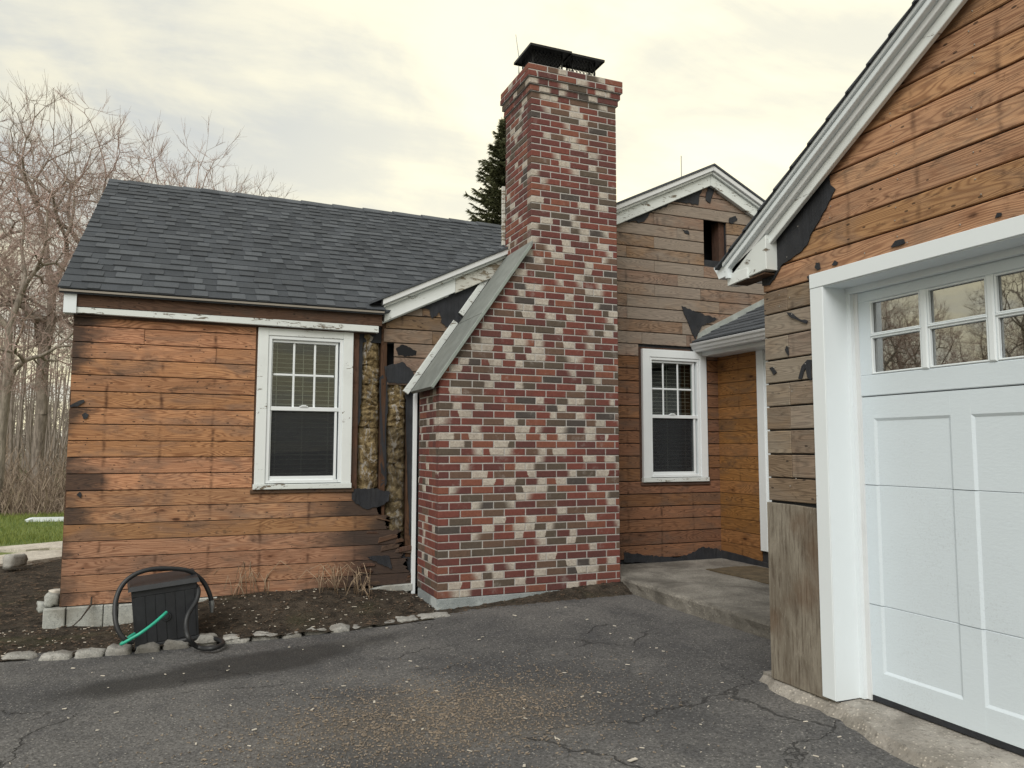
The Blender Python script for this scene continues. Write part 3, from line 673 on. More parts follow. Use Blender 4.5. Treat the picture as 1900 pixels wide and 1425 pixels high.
felt([(153, 770), (158, 766), (166, 769), (163, 776), (156, 778)], 13)
felt([(143, 918), (149, 912), (153, 917), (150, 924)], 14)
felt([(1262, 426), (1272, 428), (1277, 436), (1268, 433)], 15)
felt([(1155, 1024), (1200, 1030), (1255, 1034), (1280, 1026), (1300, 1014), (1325, 1017), (1338, 1022), (1338, 1046), (1280, 1048), (1155, 1042)], 16, d=0.022)
# foundation of the left wing
r = random.Random(5); x = -1.055
for i, w in enumerate((0.155, 0.26, 0.105, 0.16, 0.20, 0.38, 0.38, 0.38)):
    b = MB(); slab(b, rect(x+.003, x+w-.003, -1.62, -1.243+r.uniform(-.006, .002)), wallY(6.99), -0.15, 0.03+0.02*(i == 0)+r.uniform(0, .008), 0.006)
    b.build('foundation_block', MT['block'], house); x += w
b = MB(); slab(b, [(1.40, -1.36), (1.88, -1.30), (1.88, -1.235), (1.62, -1.24), (1.40, -1.275)], wallY(6.99), -0.1, 0.035, 0.008); b.build('foundation_block', MT['block'], house)
# end wall of the wing and the rest of the body
b = MB(); b.box(-0.93, -0.90, YW+0.1, 12.8, -1.24, 1.3); b.box(-0.93, 9, 12.8, 12.9, -1.24, 1.3); b.box(9.0, 9.1, YW, 12.8, -1.24, 1.5)
b.add([(-0.92, YW+0.1, 1.25), (-0.92, 12.8, 1.25), (-0.92, 9.9, 3.05)], [(0, 1, 2)])
b.build('rear_wall', MT['wood_brown_grey'], house, fix=False)
b = MB(); b.box(-0.5, 8.9, YW+0.5, YW+0.55, -1.2, 1.05); b.box(5.0, 5.75, YW+0.5, YW+0.55, 1.8, 2.85); b.build('dark_backing', MT['interior_dark'], house)  # dark panels added behind the openings, unlit rooms put into their colour
# corner board at the left end
b = MB(); slab(b, [(-0.952, -1.24), (-0.93, -1.24), (-0.93, 1.08), (-0.952, 1.08)], FW, -0.08, 0.004); b.build('corner_board', MT['fascia_dark'], house)
# eave of the wing
YE, ZE, YR, ZR = 6.85, 1.262, 9.95, 3.170
SL = (ZR-ZE)/(YR-YE)
b = MB(); b.box(-0.955, 1.545, 6.905, 6.945, 1.125, 1.243); b.build('fascia', MT['fascia_dark'], house)
b = MB(); slab(b, [(-0.93, 1.078), (1.515, 1.062), (1.515, 1.122), (0.6, 1.128), (-0.93, 1.134)], wallY(6.95), -0.03, 0.045, 0.003); b.build('fascia_trim', MT['paint_peeled'], house)
b = MB(); b.box(-1.015, -0.925, 6.89, 7.02, 1.074, 1.236); b.build('cornice_block', MT['white_trim'], house)
b = MB(); b.box(-1.045, 1.555, 6.853, 6.90, 1.238, 1.254); b.build('drip_edge', MT['drip_metal'], house)
b = MB(); b.box(-0.95, 1.5, 6.95, 7.0, 1.055, 1.07); b.build('soffit', MT['fascia_dark'], house)
# main roof deck and shingles
nrm = Vector((0, -SL, 1)).normalized(); up = Vector((0, 1, SL)).normalized(); LEN = math.hypot(YR-YE, ZR-ZE)
b = MB()
P0 = [Vector((-1.045, YE+.01, ZE-.02)), Vector((6.0, YE+.01, ZE-.02)), Vector((6.0, YR, ZR-.025)), Vector((-1.045, YR, ZR-.025))]
P0[1].x = 1.55
b.quadbox([p_-nrm*0.02 for p_ in P0[:1]]+[P0[1]-nrm*.02, Vector((5.2, YR, ZR-.045)), P0[3]-nrm*.02], [P0[0], P0[1], Vector((5.2, YR, ZR-.025)), P0[3]])
b.quadbox([(-1.045, YR, ZR-.05), (9.2, YR, ZR-.05), (9.2, 13.0, 1.25), (-1.045, 13.0, 1.25)], [(-1.045, YR, ZR-.02), (9.2, YR, ZR-.02), (9.2, 13.0, 1.28), (-1.045, 13.0, 1.28)])
roof = b.build('main_roof', MT['shingle'], house)
tabs = []
NR = 24; EXP = LEN/NR
for rI in range(NR):
    x = -1.05+random.uniform(-.02, .02)*0; s0 = rI*EXP
    x = -1.055
    while x < 4.3:
        w = random.choice((0.09, 0.11, 0.13, 0.16, 0.19, 0.12))*(random.uniform(.5, 1.2) if x < -1.05 else 1); xa, xb = max(x, -1.055), x+w; x += w
        if xb-xa < 0.02: continue
        # hidden under the cross gable?
        yc = YE+(s0+EXP*0.5)/LEN*(YR-YE); zc = ZE+(s0+EXP*.5)/LEN*(ZR-ZE)
        lim = GPX-(GPZ-0.03-zc)/GS if zc > 1.34 else 1.56      # where the gable plane crosses
        if xa > lim+0.35: continue
        if s0 < 0.01 or zc < 1.40: 
            xb = min(xb, 1.565)
            if xb-xa < .03: continue
        raised = (len(tabs) % 2 == 0) if random.random() < .85 else random.random() < .5
        tabs.append((xa, xb, s0, raised))
def tab_geo(b, xa, xb, s0, raised):
    th = 0.015 if raised else 0.0075; o = Vector((0, YE, ZE)); s1 = s0+EXP*1.12; sk = random.uniform(-.0015, .0015); sx_ = 0.0
    a0 = o+up*(s0+sk); a1 = o+up*s1
    q = [a0, a0, a1, a1]; xs = [xa+.0002, xb-.0002, xb-.0002, xa+.0002]
    bot = [Vector((xx, v.y, v.z))+nrm*(-0.002) for xx, v in zip(xs, q)]
    top = [Vector((xx, v.y, v.z))+nrm*(th if i < 2 else 0.001) for i, (xx, v) in enumerate(zip(xs, q))]
    b.quadbox(bot, top)
tabs.sort(key=lambda t_: t_[2])
for t_ in tabs[:300]:
    b = MB(); tab_geo(b, *t_); b.build('shingle', MT['shingle' if t_[3] else 'shingle_dark'], roof)
b = MB()
for t_ in tabs[300:]: tab_geo(b, *t_)
if b.v:
    o = b.build('shingle_field', MT['shingle'], roof, kind='stuff'); o.data.materials.append(MT['shingle_dark'])
    o.data.polygons.foreach_set('material_index', np.repeat([0 if t_[3] else 1 for t_ in tabs[300:]], 6))
# ridge caps
x = -1.06; i = 0
while x < 4.1:
    b = MB(); z0 = ZR+0.012+0.006*(i % 2)-(0.0 if x > -0.45 else 0.012)
    for sgn in (-1, 1):
        b.quadbox([(x, YR, z0), (x+0.21, YR, z0-.006), (x+0.21, YR+sgn*0.13, z0-.085), (x, YR+sgn*0.13, z0-.08)], [(x, YR, z0+.01), (x+0.21, YR, z0+.004), (x+0.21, YR+sgn*0.13, z0-.075), (x, YR+sgn*0.13, z0-.07)])
    b.build('ridge_cap', MT['shingle'], house); x += 0.20; i += 1
# cross gable roof (edge on from here)
b = MB()
for sgn in (-1, 1):
    xe = GPX+sgn*3.86
    A = [(GPX, 6.86, (GPZ+.034)), (xe, 6.86, (GPZ+.034)-GS*3.86), (xe, 7.2, (GPZ+.034)-GS*3.86), (GPX, 9.9, (GPZ+.034))] if sgn < 0 else [(GPX, 6.86, (GPZ+.034)), (xe, 6.86, (GPZ+.034)-GS*3.86), (xe, 9.9, (GPZ+.034)-GS*3.86), (GPX, 9.9, (GPZ+.034))]
    b.quadbox(A, [(p_[0], p_[1], p_[2]-0.022) for p_ in A])
b.build('gable_roof', MT['shingle'], house)
# rake trim, in stepped mouldings
def rakeboard(xa, xb, top, bot, y0, y1, m, name='rake_board'):
    """strip parallel to the gable slope; top/bot measured down from the rake line"""
    b = MB(); q = [(xa, gz(xa)-top), (xb, gz(xb)-top), (xb, gz(xb)-bot), (xa, gz(xa)-bot)]
    slab(b, q, wallY(0), -y1, -y0, 0.004); return b.build(name, m, house)
cx = 2.90
rakeboard(1.545, cx, -0.01, 0.045, 6.872, 6.99, MT['gutter_white'], 'rake_moulding')
rakeboard(1.56, cx, 0.045, 0.072, 6.90, 6.99, MT['paint_peeled'], 'rake_moulding')
rakeboard(1.57, 2.26, 0.072, 0.205, 6.93, 6.985, MT['paint_worn'])
rakeboard(2.262, cx, 0.072, 0.215, 6.928, 6.985, MT['paint_bad'])
rakeboard(1.555, 2.2, 0.19, 0.215, 6.95, 6.98, MT['paint_peeled'], 'rake_moulding')
for xa, xb in ((3.62, GPX-.002), (GPX+.002, 8.6)):
    rakeboard(xa, xb, -0.01, 0.045, 6.872, 6.99, MT['gutter_white'], 'rake_moulding')
    rakeboard(xa, xb, 0.045, 0.075, 6.90, 6.99, MT['paint_worn'], 'rake_moulding')
    rakeboard(xa, xb, 0.075, 0.20, 6.93, 6.985, MT['paint_peeled'])
# little attic opening
b = MB(); b.box(HOLE[0]-.4, HOLE[1]+.4, 7.40, 7.42, HOLE[2]-.5, HOLE[3]+.15); b.box(HOLE[0]-.4, HOLE[1]+.4, 7.12, 7.40, HOLE[2]-.5, HOLE[2]-.48); b.build('attic_dark_back', MT['dark_void'], house)  # black sheets behind the opening carry the attic's shade as colour
b = MB(); b.box(HOLE[1]-.075, HOLE[1]-.002, YW+.03, YW+.16, HOLE[2], HOLE[3]); b.build('opening_jamb', MT['stud_wood'], house)
b = MB(); b.tube([(5.145, 7.3, 3.05), (5.147, 7.3, 3.43)], 0.006, 6); b.build('lightning_rod', MT['grey_metal'], house)
# ---------------------------------------------------------------- windows
def window(x0, x1, z0, z1, gx0, gx1, worn, oak):
    wn = empty('window', (x0, YW, z0)); wn.parent = house; wn.matrix_parent_inverse = Matrix.Translation(-world_loc(house)); wn['label'] = worn
    class P: pass
    def ch(b, name, m): 
        o = b.build(name, m); o.parent = wn; o.matrix_parent_inverse = Matrix.Translation(-Vector((x0, YW, z0))); return o
    def bar(name, a, c, d, e, y0, y1, m, chm=0.003):
        b = MB(); slab(b, rect(a, c, d, e), wallY(0), -y1, -y0, chm); return ch(b, name, m)
    cm = MT['paint_worn'] if oak else MT['white_vinyl']
    # casing
    cw = 0.088
    bar('casing', x0, x0+cw, z0+.045, z1, 6.955, 7.05, cm); bar('casing', x1-cw, x1, z0+.045, z1, 6.955, 7.05, cm)
    bar('casing', x0+cw, x1-cw, z1-0.085, z1, 6.957, 7.05, cm)
    # window frame
    fx0, fx1, fz0, fz1 = x0+cw, x1-cw, z0+0.05, z1-0.085
    for a in ((fx0, fx0+.03, fz0, fz1), (fx1-.03, fx1, fz0, fz1), (fx0+.03, fx1-.03, fz1-.03, fz1)): bar('frame', *a, 6.965, 7.07, MT['white_vinyl'])
    bar('frame', fx0+.03, fx1-.03, fz0, fz0+.028, 6.962, 7.07, MT['white_vinyl'])
    bar('sill', x0-.01, x1+.005, z0, z0+.044, 6.945, 7.06, MT['paint_peeled'])
    bar('sill', x0-.03, x1+.03, z0-.035, z0-.002, 6.965, 7.05, MT['fascia_dark'])
    mr = 0.352
    # upper sash
    sx0, sx1 = gx0-0.022, gx1+0.022
    for a in ((sx0, gx0, mr, fz1-.03), (gx1, sx1, mr, fz1-.03), (gx0, gx1, fz1-.055, fz1-.03)): bar('sash', *a, 6.985, 7.03, MT['white_vinyl'])
    bar('sash', fx0+.03, fx1-.03, mr-.022, mr+.014, 6.972, 7.035, MT['white_vinyl'])
    b = MB(); b.box(gx0-.005, gx1+.005, 7.006, 7.010, mr, fz1-.05); ch(b, 'pane', MT['glass'])
    for i in (1, 2):
        xx = gx0+(gx1-gx0)*i/3; bar('muntin', xx-.009, xx+.009, mr+.014, fz1-.055, 6.998, 7.005, MT['white_vinyl'], 0.002)
    zm = (mr+fz1-.055+.014)/2
    for i in range(3):
        a, c = gx0+(gx1-gx0)*i/3, gx0+(gx1-gx0)*(i+1)/3; bar('muntin', a+.0095, c-.0095, zm-.009, zm+.009, 6.998, 7.005, MT['white_vinyl'], 0.002)
    b = MB(); b.box((gx0+gx1)/2-.035, (gx0+gx1)/2+.035, 6.965, 6.99, mr+.013, mr+.024); b.box((gx0+gx1)/2-.02, (gx0+gx1)/2+.02, 6.96, 6.985, mr+.022, mr+.032); ch(b, 'sash_lock', MT['white_vinyl'])
    # lower sash with screen
    zb = -0.243
    for a in ((sx0, gx0, zb-.03, mr-.022), (gx1, sx1, zb-.03, mr-.022), (gx0, gx1, zb-.055, zb)): bar('sash', *a, 6.978, 7.03, MT['white_vinyl'])
    b = MB(); b.box(gx0-.005, gx1+.005, 7.012, 7.016, zb-.01, mr-.02); ch(b, 'pane', MT['glass'])
    b = MB(); b.box(gx0-.002, gx1+.002, 6.992, 6.994, zb, mr-.022); ch(b, 'insect_screen', MT['insect_screen'])
    # blind
    b = MB(); z = zb-.02; k = 0
    while z < fz1-.03:
        tl = 0.002+0.001*math.sin(k*1.7)
        b.quadbox([(gx0-.02, 7.075, z-tl), (gx1+.02, 7.075, z-tl), (gx1+.02, 7.105, z+tl), (gx0-.02, 7.105, z+tl)], [(gx0-.02, 7.075, z-tl+.003), (gx1+.02, 7.075, z-tl+.003), (gx1+.02, 7.105, z+tl+.003), (gx0-.02, 7.105, z+tl+.003)])
        z += 0.041; k += 1
    for f in (0.08, 0.5, 0.92):
        xx = gx0+(gx1-gx0)*f; b.box(xx-.003, xx+.003, 7.072, 7.075, zb-.02, fz1-.03)
    b.box(gx0-.02, gx1+.02, 7.07, 7.13, zb-.05, zb-.028)
    ch(b, 'blind', MT['blind_slat'])
    return wn
window(*W1, 0.596, 1.142, 'white double-hung window in the orange board wall', True)
window(*W2, 4.462, 5.025, 'white double-hung window beside the porch', False)
# rusty strips left around the openings
for (a, c, d, e) in ((0.452, 0.466, -0.37, 1.05), (4.337, 4.367, -0.38, 1.09), (4.36, 5.0, 1.072, 1.09)):
    piece('trim_scar', rect(a, c, d, e), FW, 0.0, 0.012, MT['stud_wood'], house)
# ---------------------------------------------------------------- entry wall (faces left), porch roof, gutter
XE = 5.375; EW = wallX(XE)
b = MB(); b.box(XE+.004, XE+.1, 3.6, 7.0, -1.19, 1.22); ewall = b.build('entry_wall', MT['felt'], house)
for k in range(-5, 12):
    lo, hi = rowspan(k)
    if lo > 1.12: continue
    pr = random.uniform(-.001, .002)
    piece('plank', rect(6.335, 6.98, lo+.002, hi-.002), EW, 0.0, 0.019+pr, MT['wood_entry'], ewall, 0.0026)
piece('base_felt', rag([(6.2, -1.19), (6.98, -1.19), (6.98, -1.10), (6.6, -1.115), (6.2, -1.15)], 0.0), EW, 0.0, 0.024, MT['felt'], house)
for a, c, d0 in ((6.225, 6.332, 0.03), (6.05, 6.225, 0.012)):
    piece('door_casing', rect(a, c, -1.03, 1.09), EW, 0.0, d0, MT['white_vinyl'], house, 0.003)
b = MB(); slab(b, rect(5.15, 6.05, -1.17, 0.98), EW, 0.0, 0.008, 0.003)
for z0, z1 in ((-1.02, -0.25), (-0.1, 0.85)): slab(b, rect(5.28, 5.92, z0, z1), EW, 0.008, 0.016, 0.006)
b.build('entry_door', MT['white_vinyl'], house)
# porch roof: low slope up to the right
XG = 5.0
def prz(x): return 1.165+0.49*(x-XG)
b = MB(); b.quadbox([(XG+.02, 3.5, prz(XG+.02)), (7.5, 3.5, prz(7.5)), (7.5, 6.98, prz(7.5)), (XG+.02, 6.98, prz(XG+.02))], [(XG+.02, 3.5, prz(XG)-.02), (7.5, 3.5, prz(7.5)-.03), (7.5, 6.98, prz(7.5)-.03), (XG+.02, 6.98, prz(XG)-.02)])
b.build('porch_roof', MT['shingle'], house)
b = MB(); xx = XG+.015
while xx < 7.3:
    y = 3.5+random.uniform(0, .2)
    while y < 6.97:
        w = min(random.uniform(.17, .33), 6.975-y); th = random.choice((.010, .016))
        if w > .03:
            b.quadbox([(xx, y, prz(xx)-.001), (xx, y+w-.003, prz(xx)-.001), (xx+.15, y+w-.003, prz(xx+.15)-.001), (xx+.15, y, prz(xx+.15)-.001)],
                      [(xx-.002, y, prz(xx)+th), (xx-.002, y+w-.003, prz(xx)+th), (xx+.15, y+w-.003, prz(xx+.15)+.002), (xx+.15, y, prz(xx+.15)+.002)])
        y += max(w, .03)
    xx += .125
b.build('porch_shingles', MT['shingle'], house, kind='stuff')
b = MB()
slab(b, [(5.085, 1.215), (5.10, 1.275), (5.2, 1.335), (7.2, 1.335+0.487*2.0), (7.2, 1.335+0.487*2.0-.085), (5.3, 1.30)], FW, 0.02, 0.032); b.build('roof_flashing', MT['flashing_grey'], house)
# K-style gutter along Y
gp = [(5.125, 1.065), (5.045, 1.065), (5.035, 1.085), (5.022, 1.095), (5.012, 1.12), (4.996, 1.135), (4.990, 1.152), (5.000, 1.157), (5.000, 1.148), (5.03, 1.115), (5.05, 1.08), (5.12, 1.078)]
b = MB(); n = len(gp)
for y in (6.985, 3.5): b.v += [(x, y, z) for x, z in gp]
for i in range(n): b.f.append((i, (i+1) % n, n+(i+1) % n, n+i))
b.f += [tuple(range(n)), tuple(range(2*n-1, n-1, -1))]
b.build('gutter', MT['gutter_white'], house)
b = MB(); b.box(5.128, 5.145, 3.5, 6.98, 1.03, 1.17); b.box(5.13, 5.37, 3.5, 6.98, 1.02, 1.032); b.build('porch_soffit', MT['gutter_white'], house)
# nail heads
b = MB(); rr_ = random.Random(9)
def nail(b, p, n_, r=0.006):
    p = Vector(p); n_ = Vector(n_); a = n_.orthogonal().normalized(); c = n_.cross(a); 
    vs = [p+(a*math.cos(k*math.pi/3)+c*math.sin(k*math.pi/3))*r for k in range(6)]+[p+n_*0.003]
    b.add(vs, [(k, (k+1) % 6, 6) for k in range(6)])
for k in range(-5, 11):
    lo, hi = rowspan(k)
    for xs in (-0.83, -0.43, -0.02, 0.385, 0.79, 1.2):
        if lo > -0.42 and xs > 0.42: continue
        for dz in (.03, .10): 
            if rr_.random() < .5: nail(b, (xs+rr_.uniform(-.03, .03), YW-.0205, lo+dz+rr_.uniform(-.01, .01)), (0, -1, 0), 0.0042)
b.build('nail_heads', MT['felt'], house, kind='stuff')

# ------------------------------------------------------------------ CHIMNEY
chim = tag(empty('chimney', (2.8, 6.65, -1.35)), 'tall mottled red brick chimney with sloping slate shoulder against the front wall', 'chimney')
CX0, CX1, SX0, CY0, CY1 = 1.916, 3.686, 2.781, 6.30, 6.97
ZB, CRS, BM = -1.262, 0.0677, 0.2032
SH0, SH1 = (1.914, 0.600), (2.781, 1.850)                              # shoulder line
ZC = [ZB]                                                              # courses get a little thinner going up
while ZC[-1] < 3.75: ZC.append(ZC[-1]+0.0677-0.0058*(ZC[-1]+1.26)/4.6)
NB = min(range(len(ZC)), key=lambda i: abs(ZC[i]-3.345))               # courses up to the corbel
bricks = []   # (polygon in u,v ; frame ; depth ; size)
def shoulder(poly):
    ax, az = SH1[0]-SH0[0], SH1[1]-SH0[1]
    return clip(poly, az, -ax, -(az*SH0[0]-ax*SH0[1])) if True else poly
def tone():
    a = random.random()
    if random.random() < 0.40: b_ = random.choice((random.uniform(0.3, 0.68), random.uniform(0.42, 0.6), random.uniform(0.45, 0.55), random.uniform(0.4, 0.6), random.uniform(0.25, 0.45)))
    else: b_ = 1.6
    return (a, b_, random.random())
def add_brick(kind, u0, u1, v0, v1, x_off=0.0, inv=False):
    bricks.append((kind, u0, u1, v0, v1, x_off, tone(), inv))
G = 0.0100
for c in range(NB+4):
    v0 = ZC[c]; v1 = ZC[c+1]-G; corb = 0.0
    if c >= NB: corb = (0.017, 0.034, 0.051, 0.051)[c-NB]
    low = v0 < SH1[1]
    x0 = (CX0 if low else SX0)-corb; x1 = CX1+corb; yf = CY0-corb; yb = CY1-0.03+corb*0.5
    odd = c % 2
    # front
    u = x0; first = True
    while u < x1-0.02:
        w = (0.0920 if (odd and first) else 0.1937)
        if first and low and v0 > SH0[1]-.02: w *= random.uniform(.8, 1)
        e = min(u+w, x1)
        if x1-e < 0.035: e = x1
        if e-u > 0.02: add_brick('F', u, e, v0, v1, corb, random.random() < .5)
        u = e+G; first = False
    # left side
    if not low or v0 < SH0[1]:
        u = yf+(0.1937+G if odd else 0.092+G); 
        if odd: add_brick('L', yf+0.0925, yf+0.1937, v0, v1, (x0-0.0), False)
        while u < yb-0.02:
            e = min(u+0.1937, yb); add_brick('L', u, e, v0, v1, x0, random.random() < .5); u = e+G
    # right side
    u = yf+(0.092+G)
    while u < yb-0.02: e = min(u+0.1937, yb); add_brick('R', u, e, v0, v1, x1, False); u = e+G
def brick_geo(b, uvs, tones, q):
    kind, u0, u1, v0, v1, off, tn, inv = q; n0 = len(b.v); j = random.uniform(-.0015, .0015)
    if kind == 'F':
        poly = rect(u0, u1, v0, v1)
        if u0 < SX0 and v1 > SH0[1] and v0 < SH1[1]: poly = shoulder(poly)
        if len(poly) < 3 or abs(area(poly)) < 2e-4: return False
        ok = slab(b, poly, wallY(CY0-off+0.0), -0.092, j, 0.004)
        if not ok: return False
        for p_ in b.v[n0:]:
            u = (p_[0]-u0)/0.1937; u = u if not inv else (u1-u0)/0.1937-u
            uvs.append((u, (p_[2]-v0)/(v1-v0), 0)); tones.append((*tn, 1))
    else:
        sg = -1 if kind == 'L' else 1
        fr = (lambda u, v, d: (off-d, u, v)) if kind == 'L' else (lambda u, v, d: (off+d, u, v))
        slab(b, rect(u0, u1, v0, v1), fr, -0.092, j, 0.004)
        for p_ in b.v[n0:]:
            u = (p_[1]-u0)/0.1937; uvs.append((u if not inv else (u1-u0)/0.1937-u, (p_[2]-v0)/(v1-v0), 0)); tones.append((*tn, 1))
    return True
def seen(q):   # bigger in view first: front face low down, then the left side
    kind = q[0]; zc = (q[3]+q[4])/2; wgt = {'F': 1.0, 'L': 0.33, 'R': 0.0}[kind]
    return -wgt*(q[2]-q[1])/(1+0.03*abs(zc))
order = sorted(bricks, key=seen); 
fr300 = []; rest = []
for q in order: (fr300 if len(fr300) < 300 and q[0] == 'F' and q[4] < 1.75 and q[2]-q[1] > 0.05 else rest).append(q)
for q in fr300:
    b = MB(); uv = []; tn = []
    if brick_geo(b, uv, tn, q): b.build('brick', MT['brick'], chim, attrs=[('brick_tone', 'FLOAT_COLOR', tn), ('brick_uv', 'FLOAT_VECTOR', uv)])
b = MB(); uv = []; tn = []
for q in rest: brick_geo(b, uv, tn, q)
b.build('upper_bricks', MT['brick'], chim, attrs=[('brick_tone', 'FLOAT_COLOR', tn), ('brick_uv', 'FLOAT_VECTOR', uv)], kind='stuff')
b = MB(); mj = 0.0045
slab(b, [(CX0+mj, ZB), (CX1-mj, ZB), (CX1-mj, 3.60), (SX0+mj, 3.60), (SX0+mj, SH1[1]-.01), (CX0+mj, SH0[1]-.005)][:0] or rect(SX0+mj, CX1-mj, ZB, ZC[NB]), wallY(CY0+mj), -(CY1-CY0-.04), 0.0)
slab(b, [(CX0+mj, ZB), (SX0+mj, ZB), (SX0+mj, SH1[1]-.012), (CX0+mj, SH0[1]-.012)], wallY(CY0+mj), -(CY1-CY0-.04), 0.0)
for i, cb in enumerate((0.017, 0.034, 0.051)):
    z0 = ZC[NB+i]-.004; z1 = ZC[NB+i+(1 if i < 2 else 2)]-.005; b.box(SX0-cb+mj, CX1+cb-mj, CY0-cb+mj, CY1-.04+cb*.5, z0, z1)
b.build('mortar', MT['mortar'], chim)
ZT = ZC[NB+4]
b = MB(); b.quadbox([(SX0-.045, CY0-.045, ZT-.008), (CX1+.045, CY0-.045, ZT-.008), (CX1+.045, CY1-.01, ZT-.008), (SX0-.045, CY1-.01, ZT-.008)], [(SX0+.03, CY0+.03, ZT+.012), (CX1-.03, CY0+.03, ZT+.012), (CX1-.03, CY1-.08, ZT+.012), (SX0+.03, CY1-.08, ZT+.012)]); b.build('crown', MT['mortar'], chim)
b = MB(); slab(b, rect(CX0-.004, CX1-.01, -1.62, ZB-.003), wallY(CY0-.002), -.6, 0.0, 0.004); b.build('footing', MT['footing_block'], chim)
# slate shoulder in two pieces + flashing + channel
def along(t0, off): 
    ax, az = SH1[0]-SH0[0], SH1[1]-SH0[1]; l = math.hypot(ax, az); return (SH0[0]+ax*t0-az/l*off, SH0[1]+az*t0+ax/l*off)
for t0, t1 in ((-0.075, 0.455), (0.459, 1.0)):
    b = MB(); q = [along(t0, 0.002), along(t1, 0.002), along(t1, 0.034), along(t0, 0.034)]
    if t1 == 1.0: q[2] = (SX0-.003, q[2][1]+.03); q[1] = (SX0-.003, q[1][1])
    slab(b, q, wallY(CY0-.045), -(CY1-CY0-.02), 0.0, 0.003); o = b.build('slate_cap', MT['slate'], chim)
b = MB(); q = [along(-0.072, 0.004), along(0.99, 0.004), along(0.99, 0.031), along(-0.072, 0.031)]; slab(b, q, wallY(CY0-.045), 0.0005, 0.006, 0.002); b.build('slate_edge', MT['slate_edge'], chim)
for t0, t1 in ((-0.09, 0.47), (0.53, 0.96)):
    b = MB(); q = [along(t0, 0.03), along(t1, 0.03), along(t1, 0.085), along(t0, 0.085)]; slab(b, q, wallY(6.965), -.02, 0.02, 0.002); b.build('step_flashing', MT['paint_peeled'], chim)
b = MB(); slab(b, rect(1.868, 1.905, -1.33, 0.56), wallY(6.96), -.03, 0.0, 0.003); b.build('white_channel', MT['white_vinyl'], chim)
b = MB(); slab(b, rect(SX0-.035, SX0-.004, 2.02, 2.62), wallY(6.93), -.03, 0.0, 0.002); b.build('lead_flashing', MT['paint_bad'], chim)
# flue caps
def flue(x0, x1, y0, y1, lx0, lx1, ly0, ly1, z0, z1):
    f = empty('flue_cap', ((x0+x1)/2, (y0+y1)/2, z0)); f.parent = chim; f.matrix_parent_inverse = Matrix.Translation(-world_loc(chim))
    off = Matrix.Translation(-Vector(f.location))
    def ch(b, n, m): o = b.build(n, m); o.parent = f; o.matrix_parent_inverse = off; return o
    b = MB(); t_ = .004
    for a in ((x0, x1, y0, y0+t_), (x0, x1, y1-t_, y1), (x0, x0+t_, y0+t_, y1-t_), (x1-t_, x1, y0+t_, y1-t_)): b.box(*a, z0, z0+.05)
    for xx in (x0, x1-.012):
        for yy in (y0, y1-.012): b.box(xx, xx+.012, yy, yy+.012, z0+.05, z1)
    ch(b, 'base_band', MT['black_metal'])
    b = MB(); cxm, cym = (lx0+lx1)/2, (ly0+ly1)/2
    lo = [(lx0, ly0, z1), (lx1, ly0, z1), (lx1, ly1, z1), (lx0, ly1, z1)]; hi = [(lx0+.10, ly0+.09, z1+.025), (lx1-.10, ly0+.09, z1+.025), (lx1-.10, ly1-.09, z1+.025), (lx0+.10, ly1-.09, z1+.025)]
    b.quadbox([(p_[0], p_[1], p_[2]-.004) for p_ in lo], lo); b.quadbox(lo, hi)
    for p_, q_ in ((0, 1), (1, 2), (2, 3), (3, 0)): b.beam(Vector(lo[p_])+Vector((0, 0, -.008)), Vector(lo[q_])+Vector((0, 0, -.008)), .004, .022)
    ch(b, 'lid', MT['black_metal'])
    # expanded mesh
    b = MB(); hz = z1-z0-.05; s_ = .034
    def mesh_side(p, q):
        p = Vector(p); q = Vector(q); L = (q-p).length; d = (q-p)/L; k = -hz
        while k < L:
            for sg in (1, -1):
                a0, a1 = (k, 0.0), (k+hz*.8, hz)
                if sg < 0: a0, a1 = (k+hz*.8, 0.0), (k, hz)
                # clip to the side
                ts = [0, 1]; du = a1[0]-a0[0]
                lo_, hi_ = 0.0, 1.0
                for lim, sgn in ((0, 1), (L, -1)):
                    den = du*sgn; num = (lim-a0[0])*sgn
                    if abs(den) > 1e-9:
                        if den > 0: lo_ = max(lo_, num/den)
                        else: hi_ = min(hi_, num/den)
                if hi_-lo_ > .02:
                    A = p+d*(a0[0]+du*lo_)+Vector((0, 0, hz*lo_)); B = p+d*(a0[0]+du*hi_)+Vector((0, 0, hz*hi_)); b.beam(A, B, .0036, .0036, d.cross(Vector((0, 0, 1))))
            k += s_*1.15
    zz_ = z0+.05
    mesh_side((x0, y0, zz_), (x1, y0, zz_)); mesh_side((x0, y0, zz_), (x0, y1, zz_)); mesh_side((x1, y0, zz_), (x1, y1, zz_)); mesh_side((x0, y1, zz_), (x1, y1, zz_))
    ch(b, 'mesh_screen', MT['black_metal'])
    b = MB(); b.box(x0+.03, x1-.03, y0+.03, y1-.03, z0-.02, z0+.06); ch(b, 'flue_tile', MT['dark_void'])
flue(2.85, 3.17, 6.42, 6.68, 2.79, 3.225, 6.33, 6.745, ZT+.012, ZT+.235)
flue(3.27, 3.53, 6.42, 6.55, 3.235, 3.59, 6.34, 6.585, ZT+.012, ZT+.228)
b = MB(); b.tube([(2.868, 6.80, ZT), (2.866, 6.80, ZT+.35), (2.833, 6.80, ZT+.57)], [.006, .005, .003], 6); b.build('lightning_rod', MT['grey_metal'], chim)

